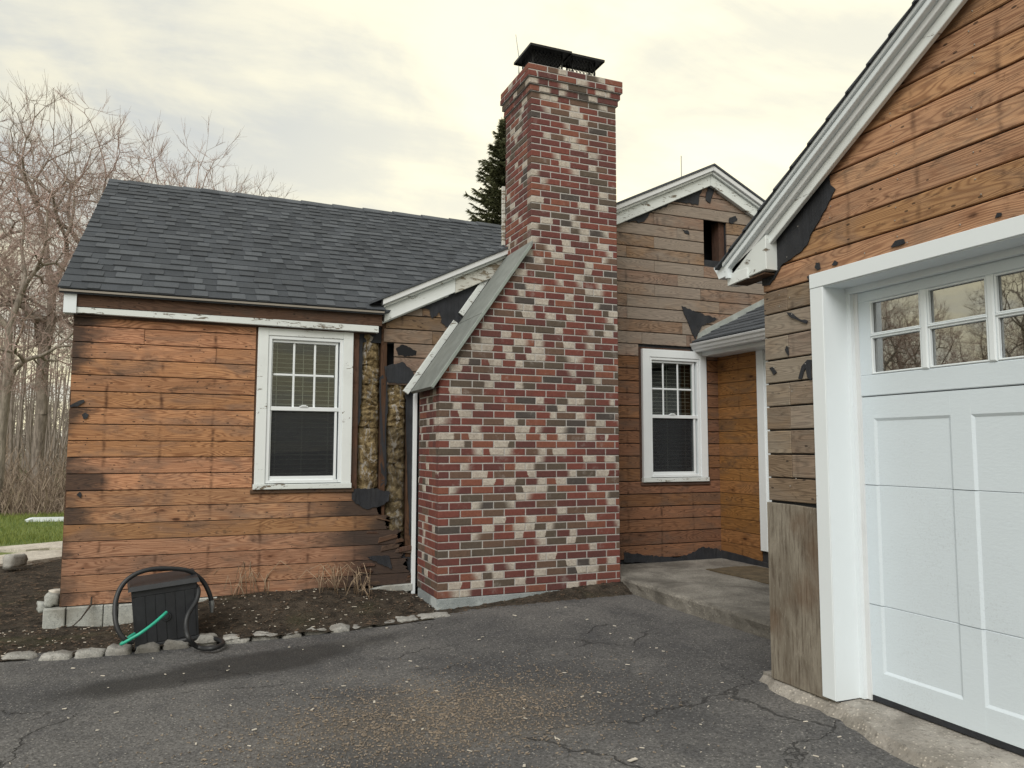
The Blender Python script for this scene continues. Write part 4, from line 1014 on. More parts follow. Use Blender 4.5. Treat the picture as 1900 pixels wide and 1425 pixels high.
# ------------------------------------------------------------------ GARAGE
XG2 = 3.04; GW = wallX(XG2); GY1, GY0 = 3.50, -0.16; GPK = (GY0+GY1)/2
gar = tag(empty('garage', (XG2, GPK, -1.3)), 'attached garage with bare wooden gable and a white sectional door', 'garage')
GSL = 0.6146
def gtop(y): return 1.108+GSL*(3.735-y)                                 # top of the shingles at the rake
def grz(y): return gtop(y if y > GPK else 2*GPK-y)-.05   # underside of roof at the wall plane
D0, D1, DZ0, DZ1 = 0.30, 3.04, -1.27, 0.855                              # door opening
b = MB()
slab(b, rect(D1, GY1, -1.29, 1.0), GW, -.10, -.003); slab(b, rect(GY0, D0, -1.29, 1.0), GW, -.10, -.003)
slab(b, [(GY0, 1.0), (GY1, 1.0), (GY1, grz(GY1)-.03), (GPK, grz(GPK)-.03), (GY0, grz(GY0)-.03)], GW, -.10, -.003); slab(b, rect(D0, D1, DZ1, 1.0), GW, -.10, -.003)
gwall = b.build('front_wall', MT['felt'], gar)
GR0 = 0.903
def gboard(y0, y1, lo, hi, m):
    g0, g1 = random.uniform(.0032, .0056), random.uniform(.0032, .0056)
    poly = rect(y0+.0014, y1-.0014, lo+g0, hi-g1)
    poly = clip(poly, -GSL, -1, grz(3.5)-.06+GSL*3.5)
    if len(poly) > 2: poly = clip(poly, GSL, -1, grz(3.5)-.06+GSL*(3.5-2*GPK))
    if len(poly) < 3 or abs(area(poly)) < 3e-4: return
    piece('plank', poly, GW, 0.0, 0.019+random.uniform(-.001, .002), m, gwall, 0.004)
for k in range(0, 18):
    lo, hi = GR0+k*ROWH, GR0+(k+1)*ROWH
    if lo > grz(GPK): break
    cut = [GY0, GY1] if k % 3 else [GY0, 1.35, GY1]
    for a, c in zip(cut[:-1], cut[1:]): gboard(a, c, lo, hi, MT['wood_tan'])
for k in range(1, 10):
    lo, hi = GR0-k*ROWH, GR0-(k-1)*ROWH
    segs = [3.335, GY1] if False else [D1+.06, GY1]
    if k in (1, 5, 6, 7, 8, 3): segs = [D1+.06, 3.31, GY1]
    for a, c in zip(segs[:-1], segs[1:]): gboard(a, c, lo, hi, MT['wood_grey'])
    gboard(GY0, D0-.06, lo, hi, MT['wood_grey'])
piece('plywood', [(D1+.06, -1.275), (3.515, -1.275), (3.515, -0.300), (3.30, -0.303), (D1+.06, -0.312)], GW, 0.0, 0.021, MT['plywood_grey'], gar, 0.003)
piece('plywood', rect(GY0, D0-.06, -1.275, -0.30), GW, 0.0, 0.021, MT['plywood_grey'], gar, 0.003)
def gfelt(pts, seed, ra=.007): return sheet('felt_scrap', rag(pxX(pts, XG2), ra, .02, seed), GW, .0235, .003, MT['felt'], gar, wav=0.003)
gfelt([(1424, 442), (1470, 392), (1538, 318), (1546, 328), (1548, 345), (1557, 352), (1548, 370), (1535, 395), (1515, 430), (1505, 455), (1490, 470), (1460, 490), (1447, 512), (1435, 530), (1421, 531)], 21, .004)
gfelt([(1467, 580), (1475, 581), (1490, 592), (1506, 596), (1503, 601), (1488, 595), (1472, 588)], 22, .004)
gfelt([(1434, 683), (1440, 681), (1448, 691), (1442, 696)], 23, .003)
gfelt([(1488, 703), (1494, 680), (1505, 668), (1513, 668), (1512, 706), (1505, 700), (1502, 683), (1494, 704)], 24, .003)
gfelt([(1463, 650), (1466, 642), (1469, 645), (1470, 660), (1467, 657)], 25, .002)
gfelt([(1660, 460), (1668, 448), (1684, 444), (1687, 452), (1676, 457)], 26, .003)
gfelt([(1519, 497), (1522, 488), (1527, 489), (1529, 499), (1524, 502)], 27, .002); gfelt([(1551, 492), (1556, 484), (1561, 487), (1560, 492), (1553, 494)], 28, .002)
gfelt([(1854, 406), (1858, 396), (1866, 396), (1866, 402)], 29, .002); gfelt([(1504, 514), (1509, 511), (1509, 519), (1506, 519)], 30, .002)
b = MB()
for x, y in ((1465, 552), (1469, 583), (1464, 643), (1436, 682), (1494, 675), (1465, 719), (1469, 726), (1477, 888), (1466, 902), (1460, 477), (1480, 420), (1604, 470), (1683, 450), (1781, 417), (1516, 920), (1515, 932)):
    q = PX(x, y, XG2-.027); nail(b, q, (-1, 0, 0), .0045)
rr_ = random.Random(4)
for k in range(-1, 9):
    for ys in (2.98, 2.57, 2.16, 3.38):
        for dz in (.035, .10):
            z = GR0+k*ROWH+dz
            if z < grz(ys)-.1 and not (z < .93 and ys < 3.12) and rr_.random() < .75: nail(b, (XG2-.0215, ys+rr_.uniform(-.015, .015), z+rr_.uniform(-.01, .01)), (-1, 0, 0), .004)
b.build('nail_heads', MT['copper_nail'], gar, kind='stuff')
# body
b = MB(); b.box(XG2+.1, 8.5, GY1-.08, GY1, -1.29, 1.14); b.box(XG2+.1, 8.5, GY0, GY0+.08, -1.29, 1.14); b.box(8.4, 8.5, GY0+.08, GY1-.08, -1.29, 2.4); b.build('side_wall', MT['wood_grey'], gar)
b = MB(); b.box(XG2+.2, 8.3, GY0+.1, GY1-.1, -1.30, -1.28); b.build('garage_floor', MT['concrete'], gar)
# roof slabs
for sg in (1, -1):
    def yy(y): return y if sg > 0 else 2*GPK-y
    b = MB(); A = [(2.91, yy(3.735), 1.068), (8.6, yy(3.735), 1.068), (8.6, yy(GPK), 1.068+GSL*(3.735-GPK)), (2.91, yy(GPK), 1.068+GSL*(3.735-GPK))]
    b.quadbox(A, [(p_[0], p_[1], p_[2]+.026) for p_ in A]); b.build('garage_roof', MT['shingle'], gar)
    # shingle butts at the rake edge
    b = MB(); s_ = 3.75
    while s_ > GPK:
        z = 1.096+GSL*(3.735-s_); b.quadbox([(2.872, yy(s_), z-.004), (3.3, yy(s_), z-.004), (3.3, yy(s_-.15), z+GSL*.15-.004), (2.872, yy(s_-.15), z+GSL*.15-.004)], [(2.872, yy(s_), z+.012), (3.3, yy(s_), z+.012), (3.3, yy(s_-.15), z+GSL*.15), (2.872, yy(s_-.15), z+GSL*.15)]); s_ -= .13
    b.build('rake_shingles', MT['shingle'], gar, kind='stuff')
    def rk(top, bot, x0, x1, m, ya=3.70, name='rake_board'):
        b = MB(); f = gtop
        q = [(ya, f(ya)-top), (GPK+.002, f(GPK)-top), (GPK+.002, f(GPK)-bot), (ya, f(ya)-bot)]
        slab(b, [(yy(u), v) for u, v in q], wallX(0), -x1, -x0, 0.003); b.build(name, m, gar)
    rk(0.013, 0.036, 2.887, 3.0, MT['white_trim'], name='rake_moulding')
    rk(0.038, 0.072, 2.902, 3.0, MT['white_trim'], name='rake_moulding')
    rk(0.072, 0.110, 2.935, 3.0, MT['gutter_white'], name='rake_moulding')
    rk(0.110, 0.172, 2.963, 2.988, MT['paint_worn'], 3.52)
    # cornice return
    b = MB(); f = gtop
    q = [(3.695, 0.985), (3.37, 1.012), (3.37, f(3.37)-.125), (3.69, f(3.69)-.06)]; slab(b, [(yy(u), v) for u, v in q], wallX(0), -3.03, -2.935, .003); b.build('cornice_return', MT['paint_peeled'], gar)
    b = MB(); q = [(3.70, 0.978), (3.52, 0.992), (3.52, 1.052), (3.70, 1.047)]; slab(b, [(yy(u), v) for u, v in q], wallX(0), -3.0, -2.925, .002); b.build('cornice_patch', MT['paint_worn'], gar)
    b = MB(); b.quadbox([(2.94, yy(3.66), .98), (3.04, yy(3.66), .98), (3.04, yy(3.39), .99), (2.94, yy(3.39), .99)], [(2.94, yy(3.66), .988), (3.04, yy(3.66), .988), (3.04, yy(3.39), .998), (2.94, yy(3.39), .998)]); b.build('soffit', MT['fascia_dark'], gar)
    b = MB(); b.box(2.90, 8.5, min(yy(3.665), yy(3.685)), max(yy(3.665), yy(3.685)), 1.02, 1.09); b.build('fascia', MT['white_trim'], gar)
    b = MB(); gq = [(3.69, 1.035), (3.755, 1.03), (3.765, 1.05), (3.78, 1.075), (3.80, 1.10), (3.80, 1.112), (3.69, 1.115)]
    n = len(gq)
    for x in (2.905, 8.5): b.v += [(x, yy(y), z) for y, z in gq]
    for i in range(n): b.f.append((i, (i+1) % n, n+(i+1) % n, n+i))
    b.f += [tuple(range(n)), tuple(range(2*n-1, n-1, -1))]; b.build('gutter', MT['white_trim'], gar)
# door casing and jambs
CWD = 0.088
piece('casing', rect(D1, D1+CWD, -1.262, DZ1-.002), GW, -.02, 0.028, MT['white_trim'], gar, .002)
piece('casing', rect(D0-CWD, D0, -1.262, DZ1-.002), GW, -.02, 0.028, MT['white_trim'], gar, .002)
piece('casing', rect(D0-CWD, D1+CWD, DZ1, 0.932), GW, -.02, 0.030, MT['white_trim'], gar, .002)
b = MB(); b.box(XG2-.026, 3.19, D1-.004, D1+.01, -1.262, DZ1-.002); b.box(3.172, 3.20, D1-.03, D1-.004, -1.262, DZ1-.03); b.build('jamb', MT['white_trim'], gar)
b = MB(); b.box(XG2-.026, 3.19, D0-.01, D0+.004, -1.262, DZ1-.002); b.build('jamb', MT['white_trim'], gar)
b = MB(); b.box(XG2-.02, 3.19, D0+.004, D1-.004, DZ1-.004, DZ1+.01); b.box(3.165, 3.20, D0+.004, D1-.004, DZ1-.035, DZ1-.004); b.build('jamb', MT['white_trim'], gar)
b = MB(); b.box(3.195, 3.21, D1-.055, D1-.028, -1.262, DZ1-.03); b.build('weather_strip', MT['gutter_white'], gar)
# sectional door
XD = 3.212; DW = wallX(XD)
door = empty('garage_door', (XD, (D0+D1)/2, DZ0)); door.parent = gar; door.matrix_parent_inverse = Matrix.Translation(-world_loc(gar)); doff = Matrix.Translation(-Vector(door.location))
plain('door_steel', (0.64, 0.715, 0.77), 0.42, var=0.03, scale=2.0, dirt=(0.56, 0.60, 0.62), dirt_amt=0.10)
m = MT['door_steel']; t = NT(m.node_tree); bs_ = [n for n in t.N if n.type == 'BSDF_PRINCIPLED'][0]
px_ = t.pos(); sp_ = t.noise(px_, 130, 3, 0.7); la_ = t.noise(px_, 1.7, 5); src_ = bs_.inputs['Base Color'].links[0].from_socket
t.L.new(t.mix(t.m('MULTIPLY', t.m('MULTIPLY', t.ss(sp_, 0.52, 0.66), t.ss(la_, 0.45, 0.7)), 0.35), src_, (0.40, 0.43, 0.45)), bs_.inputs['Base Color'])
t.L.new(t.bump(t.noise(t.vm('MULTIPLY', px_, (1, 0.35, 1)), 90, 4, 0.6), 0.22, 0.004), bs_.inputs['Normal'])
def dch(b, n, m): o = b.build(n, m); o.parent = door; o.matrix_parent_inverse = doff; return o
DY1, DY0 = 3.005, 0.335
SEC = [(-1.235, -0.7855), (-0.7835, -0.1835), (-0.1815, 0.270), (0.272, 0.822)]
PAN = []; y = 2.915
while y-0.43 > DY0+.03: PAN.append((y-0.432, y)); y -= 0.533
PZ0, PZ1 = -1.115, 0.158
for i, (z0, z1) in enumerate(SEC[:3]):
    b = MB(); slab(b, rect(DY0, DY1, z0, z1), DW, -.04, 0.0, .002); dch(b, 'door_section', MT['door_steel'])
    # raised stiles and rails of this section, bevelled toward the panels only
    ys = [DY0]+[v for pr in sorted(PAN) for v in pr]+[DY1]
    for a, c in zip(ys[::2], ys[1::2]):
        b = MB(); h_, w_ = .008, .014
        b.quadbox([(XD, a-w_, z0+.001), (XD, c+w_, z0+.001), (XD-h_, c, z0+.001), (XD-h_, a, z0+.001)], [(XD, a-w_, z1-.001), (XD, c+w_, z1-.001), (XD-h_, c, z1-.001), (XD-h_, a, z1-.001)])
        dch(b, 'stile', MT['door_steel'])
    for a, c in PAN:
        if i == 0: q0, q1, q2 = z0+.001, PZ0, PZ0+.014
        elif i == 2: q0, q1, q2 = z1-.001, PZ1, PZ1-.014
        else: continue
        b = MB(); b.quadbox([(XD, a+.001, q0), (XD, a+.001, q2), (XD-.0078, a+.001, q1), (XD-.0078, a+.001, q0)], [(XD, c-.001, q0), (XD, c-.001, q2), (XD-.0078, c-.001, q1), (XD-.0078, c-.001, q0)]); dch(b, 'rail', MT['door_steel'])
# glazed top section
COLS = []; y = 2.908
while y-0.29 > DY0+.02: COLS.append((y-0.292, y)); y -= 0.335
RWS = [(0.388, 0.574), (0.592, 0.760)]
b = MB()
slab(b, rect(DY0, DY1, 0.274, RWS[0][0]-.006), DW, -.04, .011, .004); slab(b, rect(DY0, DY1, RWS[1][1]+.006, 0.822), DW, -.04, .011, .004)
slab(b, rect(COLS[0][1]+.006, DY1, RWS[0][0]-.006, RWS[1][1]+.006), DW, -.04, .0105, .002); slab(b, rect(DY0, COLS[-1][0]-.006, RWS[0][0]-.006, RWS[1][1]+.006), DW, -.04, .0105, .002)
dch(b, 'door_section', MT['door_steel'])
for (a, c) in COLS:
    for (z0, z1) in RWS:
        b = MB(); b.box(XD+.006, XD+.010, a-.006, c+.006, z0-.006, z1+.006); dch(b, 'pane', MT['glass_reflecting'])
        b = MB(); w = .013
        for q in (rect(a-.004, a+w*.5, z0, z1), rect(c-w*.5, c+.004, z0, z1), rect(a-.004, c+.004, z0-.004, z0+w*.4), rect(a-.004, c+.004, z1-w*.4, z1+.004)): slab(b, q, DW, -.004, .013, .003)
        dch(b, 'glazing_bead', MT['white_trim'])
    if a > COLS[-1][0]+.01:
        b = MB(); slab(b, rect(a-.043+.004, a-.004, RWS[0][0]-.006, RWS[1][1]+.006), DW, -.03, .020, .007); dch(b, 'mullion', MT['white_trim'])
    b = MB(); slab(b, rect(a-.003, c+.003, RWS[0][1]+.004, RWS[1][0]-.004), DW, -.03, .0195, .006); dch(b, 'muntin', MT['white_trim'])
b = MB(); b.box(XD-.01, XD+.04, DY0, DY1, -1.262, -1.237); dch(b, 'bottom_seal', MT['felt'])
# things inside the garage seen dimly through the panes
b = MB(); b.box(3.6, 3.64, 2.6, 3.3, -1.28, 1.1); b.build('inner_partition', MT['interior_dark'], gar)

# ------------------------------------------------------------------ things on the ground
# edging stones
spans = [(2, 68, 1222), (72, 134, 1221), (137, 194, 1216), (197, 244, 1210), (252, 298, 1205), (303, 352, 1199), (357, 404, 1192), (414, 464, 1188), (467, 520, 1182), (524, 562, 1178), (566, 610, 1173), (613, 652, 1170), (655, 693, 1166), (697, 735, 1161), (739, 776, 1157), (780, 838, 1153)]
ordn = ['first', 'second', 'third', 'fourth', 'fifth', 'sixth', 'seventh', 'eighth', 'ninth', 'tenth', 'eleventh', 'twelfth', 'thirteenth', 'fourteenth', 'fifteenth', 'sixteenth', 'seventeenth']
def stone(name, c, sx_, sy_, sz_, rot, seed, m, k=5, pw=7.0):
    r = random.Random(seed); bm = bmesh.new(); bmesh.ops.create_cube(bm, size=2.0); bmesh.ops.subdivide_edges(bm, edges=bm.edges, cuts=k, use_grid_fill=True)
    ph = [r.uniform(0, 9) for _ in range(6)]
    for v in bm.verts:
        q = v.co.copy(); l = (abs(q.x)**pw+abs(q.y)**pw+abs(q.z)**pw)**(1/pw); q /= l
        n_ = 1+0.07*math.sin(3*q.x+ph[0])*math.sin(4*q.y+ph[1])+0.06*math.sin(7*q.x+5*q.z+ph[2])+r.uniform(-.03, .03)
        q *= n_; q.z *= 1+0.12*math.sin(2.2*q.x+ph[3]); v.co = Vector((q.x*sx_, q.y*sy_, q.z*sz_))
    bmesh.ops.rotate(bm, verts=bm.verts, cent=(0, 0, 0), matrix=Matrix.Rotation(rot, 3, 'Z'))
    me = bpy.data.meshes.new(name); bm.to_mesh(me); bm.free(); me.materials.append(m); me.shade_smooth()
    o = bpy.data.objects.new(name, me); COL.objects.link(o); o.location = c; return o
vis = 0
for i, (a, c, y) in enumerate(spans):
    A = PZ(a, y, -1.385); C_ = PZ(c, y-(c-a)*.08, -1.385); mid = (A+C_)/2; L = (C_-A).length
    low = 0.035 if i >= 12 else (0.046 if i >= 9 else 0.062)
    o = stone('edging_stone', (mid.x, mid.y+.055, (-1.422 if i < 8 else zdrive(mid.x, mid.y)-.012)+random.uniform(-.006, .006)), L/2*1.0, 0.068+random.uniform(-.008, .01), low*random.uniform(.75, 1.05), math.atan2(C_.y-A.y, C_.x-A.x)+random.uniform(-.04, .04), 40+i, MT['granite'])
    lab = '%s grey granite edging stone from the left along the driveway' % ordn[i]
    tag(o, lab, 'edging stone', 'edging stones along the driveway')
# hose box: tilted resin box with lid
_c = PZ(307, 1196, -1.385)
hb = tag(empty('hose_box', (_c.x, _c.y+0.17, -1.383)), 'black resin garden hose box leaning in front of the orange board wall', 'hose box')
hb.rotation_euler = (R(2.0), R(-5.0), R(5))
bpy.context.view_layer.update()
def lch(b, n, m, smooth=False):
    o = b.build(n, m, smooth=smooth); o.parent = hb; return o
bw, bd, bh = 0.205, 0.17, 0.415
b = MB(); b.quadbox([(-bw, -bd, 0), (bw, -bd, 0), (bw, bd, 0), (-bw, bd, 0)], [(-bw-.008, -bd-.005, bh), (bw+.008, -bd-.005, bh), (bw+.008, bd+.005, bh), (-bw-.008, bd+.005, bh)])
lch(b, 'body', MT['plastic_black'])
for i in range(6):     # moulded board pattern on the front
    a = -bw+.012+(2*bw-.024)*i/6; c = -bw+.012+(2*bw-.024)*(i+1)/6
    b = MB(); slab(b, rect(a+.0015, c-.0015, .035, bh-.05), wallY(-bd-.003), 0.0, .004, .0015); lch(b, 'front_board', MT['plastic_black'])
b = MB(); slab(b, rect(-bw-.004, bw+.004, -.002, .03), wallY(-bd), 0.0, .010, .003); lch(b, 'band', MT['plastic_black']); b = MB(); slab(b, rect(-bw-.004, bw+.004, bh-.047, bh-.004), wallY(-bd-.003), 0.0, .007, .003); lch(b, 'band', MT['plastic_black'])
b = MB(); b.quadbox([(-bw-.028, -bd-.03, bh), (bw+.028, -bd-.03, bh), (bw+.028, bd+.03, bh), (-bw-.028, bd+.03, bh)], [(-bw-.015, -bd-.018, bh+.032), (bw+.015, -bd-.018, bh+.032), (bw+.015, bd+.018, bh+.032), (-bw-.015, bd+.018, bh+.032)]); lch(b, 'lid', MT['plastic_black'])
b = MB(); b.tube([(0.0, -bd-.004, .205), (0.0, -bd-.018, .205)], [.036, .031], 20); b.tube([(0.0, -bd-.015, .205), (0.0, -bd-.024, .205)], [.022, .017], 16); lch(b, 'hose_outlet', MT['plastic_black'], False)
# hoses
def hose(name, pts, r, m, label, cat='hose', n=10):
    # smooth through points (Catmull-Rom)
    P = [Vector(p) for p in pts]; out = []
    for i in range(len(P)-1):
        p0, p1, p2, p3 = P[max(i-1, 0)], P[i], P[i+1], P[min(i+2, len(P)-1)]
        for k in range(8):
            u = k/8; out.append(0.5*((2*p1)+(-p0+p2)*u+(2*p0-5*p1+4*p2-p3)*u*u+(-p0+3*p1-3*p2+p3)*u**3))
    out.append(P[-1]); b = MB(); b.tube(out, r, n); return b, out
def pz3(lst): return [PY(x, y, Y) for x, y, Y in lst]
b, out = hose('h', pz3([(247, 1192, 5.90), (230, 1185, 5.88), (216, 1160, 5.90), (214, 1120, 5.97), (226, 1087, 6.02), (250, 1066, 6.05), (282, 1056, 6.08), (320, 1055, 6.12), (352, 1060, 6.16), (376, 1078, 6.2), (388, 1100, 6.2), (392, 1116, 6.2)]), .0165, None, '')
bh_ = tag(empty('black_hose', PY(247, 1192, 5.90)), 'black rubber hose arching over the top of the hose box', 'hose')
b.build('tube', MT['hose_black'], bh_, smooth=True)
b = MB(); b.tube([PY(392, 1114, 6.2), PY(393, 1122, 6.2), PY(393, 1136, 6.2)], [.020, .019, .011], 10); b.build('nozzle', MT['grey_metal'], bh_)
b, out = hose('h', pz3([(360, 1084, 6.12), (368, 1094, 6.06), (364, 1115, 6.0), (350, 1138, 5.93), (345, 1160, 5.88), (350, 1184, 5.80)])+[PZ(368, 1201, -1.375), PZ(395, 1203, -1.375), PZ(414, 1194, -1.375), PZ(404, 1186, -1.372), PZ(380, 1184, -1.37), PZ(352, 1186, -1.36), PZ(330, 1190, -1.37)], .0165, None, '')
tag(b.build('black_hose', MT['hose_black'], smooth=True), 'black rubber hose looping down the right side of the hose box onto the asphalt', 'hose')
b, out = hose('h', pz3([(309, 1136, 5.94), (300, 1144, 5.90), (285, 1157, 5.86), (262, 1174, 5.82), (240, 1187, 5.82), (226, 1195, 5.84), (228, 1192, 5.90), (240, 1182, 5.93), (250, 1176, 5.97)]), .011, None, '')
tag(b.build('green_hose', MT['hose_green'], smooth=True), 'green garden hose running from the outlet of the hose box', 'hose')
# rubble by the foundation corner
for i, (x, y, Y, s_, lab, mm_) in enumerate(((97, 1112, 7.05, (.05, .05, .045), 'broken grey concrete chunk leaning on the house corner', 'block'), (84, 1125, 7.1, (.05, .05, .035), 'small grey concrete chunk beside the foundation corner', 'block'), (106, 1098, 7.12, (.055, .04, .018), 'flat pale brick fragment on top of the concrete chunks', 'flagstone'), (28, 1040, 10.4, (.115, .07, .07), 'square grey stone standing beside the flagstone path', 'granite'))):
    q = PY(x, y, Y); tag(stone('rubble_stone', q, *s_,   .3*i, 80+i, MT[mm_], 3, 14.0), lab, 'stone')
b = MB(); b.tube([PY(170, 1108, 6.96), PY(169, 1122, 6.93), PY(150, 1148, 6.75), PY(134, 1163, 6.62)], [.006, .009, .005, .004], 6); tag(b.build('bent_pipe', MT['bark_dark'], smooth=True), 'thin dark bent rod sticking out at the bottom of the orange wall', 'rod')
# door mat
b = MB(); nx, ny = 14, 20
dm = [(4.72+(0.58)*i/nx, 5.38+(0.98)*j/ny) for j in range(ny+1) for i in range(nx+1)]
b.v = [(x-.03*(y-5.38), y, -1.178+.004*math.sin(9*x)*math.sin(7*y)+random.uniform(-.002, .002)) for x, y in dm]
b.f = [(j*(nx+1)+i, j*(nx+1)+i+1, (j+1)*(nx+1)+i+1, (j+1)*(nx+1)+i) for j in range(ny) for i in range(nx)]
nv = len(b.v); b.v += [(x, y, -1.189) for x, y, z in b.v]
b.f += [(i, i+1, nv+i+1, nv+i) for i in range(nx)]+[(j*(nx+1), (j+1)*(nx+1), nv+(j+1)*(nx+1), nv+j*(nx+1)) for j in range(ny)]
tag(b.build('door_mat', MT['mat_brown']), 'brown coir door mat lying on the concrete porch', 'door mat')
# flagstone path
b = MB(); path = tag(empty('path', (-3, 12, -1.38)), kind='structure')
def flag(pts):
    b = MB(); q = [PZ(x, y, -1.362) for x, y in pts]; n = len(q)
    b.add([(p_.x, p_.y, p_.z) for p_ in q]+[(p_.x, p_.y, -1.42) for p_ in q], [tuple(range(n)), tuple(range(2*n-1, n-1, -1))]+[(i, (i+1) % n, n+(i+1) % n, n+i) for i in range(n)])
    b.build('paving_stone', MT['flagstone'], path)
flag([(-120, 1060), (-10, 1047), (60, 1040), (125, 1031), (125, 1020), (60, 1022), (0, 1030), (-120, 1042)])
flag([(48, 1020), (92, 1016), (125, 1018), (125, 1003), (60, 1009), (-10, 1015), (-10, 1019)])
flag([(-120, 1036), (-12, 1021), (-12, 1015), (-120, 1026)])
# fallen white downspout on the lawn
A = PZ(58, 964, -1.33); C_ = PZ(124, 963, -1.33); ds = tag(empty('downspout', A), 'white metal downspout lying on the green lawn', 'downspout')
b = MB(); b.beam(A, C_, .10, .075); b.build('pipe', MT['white_trim'], ds); b = MB(); b.beam(A+Vector((.02, 0, 0)), A+Vector((-.05, -.09, -.03)), .10, .07); b.build('elbow', MT['white_trim'], ds)
# dry stems by the wall
def weeds(px0, px1, py, n, seed, label, hmax):
    r = random.Random(seed); b = MB(); base = PZ((px0+px1)/2, py, -1.37)
    for i in range(n):
        p0 = PZ(r.uniform(px0, px1), py+r.uniform(-8, 10), -1.37); p0.z = zsoil(p0.x, p0.y)
        h = r.uniform(.08, hmax); an = r.uniform(0, math.pi); dr = Vector((math.cos(an), -abs(math.sin(an))*.5, 0))*r.choice((-1, 1))*r.uniform(.2, 1.0)*h*1.3
        pts = [p0, p0+Vector((0, 0, h*.6))+dr*.25, p0+Vector((0, 0, h))+dr*.6, p0+Vector((0, 0, h*r.uniform(.3, 1.0)))+dr]
        b.tube(pts, [.004, .0035, .0028, .0018], 4)
    tag(b.build('dry_weed_clump', MT['dry_stem'], smooth=True, fix=False), label, 'dry weeds')
weeds(425, 500, 1128, 60, 1, 'tangle of curled dry brown stems right of the hose box', .30)
weeds(590, 690, 1122, 60, 2, 'spray of dry straw stems on the soil below the window', .26)
weeds(395, 425, 1110, 8, 3, 'thin dry stems standing behind the hose nozzle', .35)
# wood chips and litter
def chips(name, n, fpos, smin, smax, m, fz, seed):
    r = random.Random(seed); b = MB()
    for i in range(n):
        x, y = fpos(r); l = r.uniform(smin, smax)*(1 if r.random() < .9 else 1.8); w = l*r.uniform(.12, .5); an = r.uniform(0, math.pi); z = fz(x, y)+.003; ca, sa = math.cos(an), math.sin(an)
        q = [(x+ca*u*l-sa*v*w, y+sa*u*l+ca*v*w, z+r.uniform(0, .3)*w) for u, v in ((-.5, -.5), (.5, -.4), (.5, .4), (-.5, .5))]
        b.quadbox(q, [(p_[0], p_[1], p_[2]+.0035) for p_ in q])
    return b.build(name, m, fix=False, kind='stuff')
tag(chips('wood_chips', 5500, lambda r: (1.2+r.gauss(0, .52), 3.95+r.gauss(0, .36)), .003, .013, MT['chip_wood'], zdrive, 1), 'brown wood chips and sawdust strewn over the driveway', 'wood chips')
tag(chips('pale_splinters', 170, lambda r: (r.uniform(-1.6, 3.0), r.uniform(2.4, 6.0)), .006, .028, MT['chip_pale'], zdrive, 2), 'pale splinters and paint flakes scattered on the asphalt', 'debris')
tag(chips('pale_litter', 260, lambda r: (r.uniform(-2.0, 2.2), r.uniform(6.1, 6.95)), .006, .022, MT['chip_pale'], lambda x, y: zsoil(x, y)+.006, 3), 'pale flakes scattered on the soil under the wall', 'debris')
tag(chips('bark_mulch', 2200, lambda r: (r.uniform(-2.2, 3.6), r.uniform(6.06, 6.98)), .006, .026, MT['leaf_litter'], lambda x, y: zsoil(x, y)+.004, 5), 'brown dead leaves and bark on the soil along the wall', 'leaf litter')
tag(chips('yard_litter', 2200, lambda r: (r.uniform(-4, -.95), r.uniform(7.0, 11.2)), .010, .04, MT['leaf_litter'], lambda x, y: -1.385, 6), 'dead leaves on the bare yard left of the house', 'leaf litter')

# ------------------------------------------------------------------ vegetation
def np_tubes(segs, n):
    """segs: array rows p0(3) p1(3) r0 r1 -> verts, faces (n-sided)"""
    s_ = np.asarray(segs, dtype=np.float64); p0, p1, r0, r1 = s_[:, :3], s_[:, 3:6], s_[:, 6:7], s_[:, 7:8]
    d = p1-p0; d /= np.linalg.norm(d, axis=1, keepdims=True)+1e-9
    ref = np.where(np.abs(d[:, 2:3]) < .9, np.array([[0, 0, 1.]]), np.array([[1., 0, 0]])); a = np.cross(d, ref); a /= np.linalg.norm(a, axis=1, keepdims=True); c = np.cross(d, a)
    V = np.zeros((len(s_), 2*n, 3))
    for k in range(n):
        an = 2*math.pi*k/n; o = a*math.cos(an)+c*math.sin(an); V[:, k] = p0+o*r0; V[:, n+k] = p1+o*r1
    F = np.array([[k, (k+1) % n, n+(k+1) % n, n+k] for k in range(n)])
    F = (F[None]+(np.arange(len(s_))*2*n)[:, None, None]).reshape(-1, 4)
    return V.reshape(-1, 3), F
def np_mesh(name, V, F, m, smooth=True):
    me = bpy.data.meshes.new(name); k = F.shape[1]
    me.vertices.add(len(V)); me.vertices.foreach_set('co', V.astype(np.float32).ravel()); me.loops.add(F.size); me.loops.foreach_set('vertex_index', F.astype(np.int32).ravel())
    me.polygons.add(len(F)); me.polygons.foreach_set('loop_start', np.arange(0, F.size, k, dtype=np.int32)); me.polygons.foreach_set('loop_total', np.full(len(F), k, dtype=np.int32))
    me.update(calc_edges=True); me.materials.append(m)
    if smooth: me.shade_smooth()
    return me
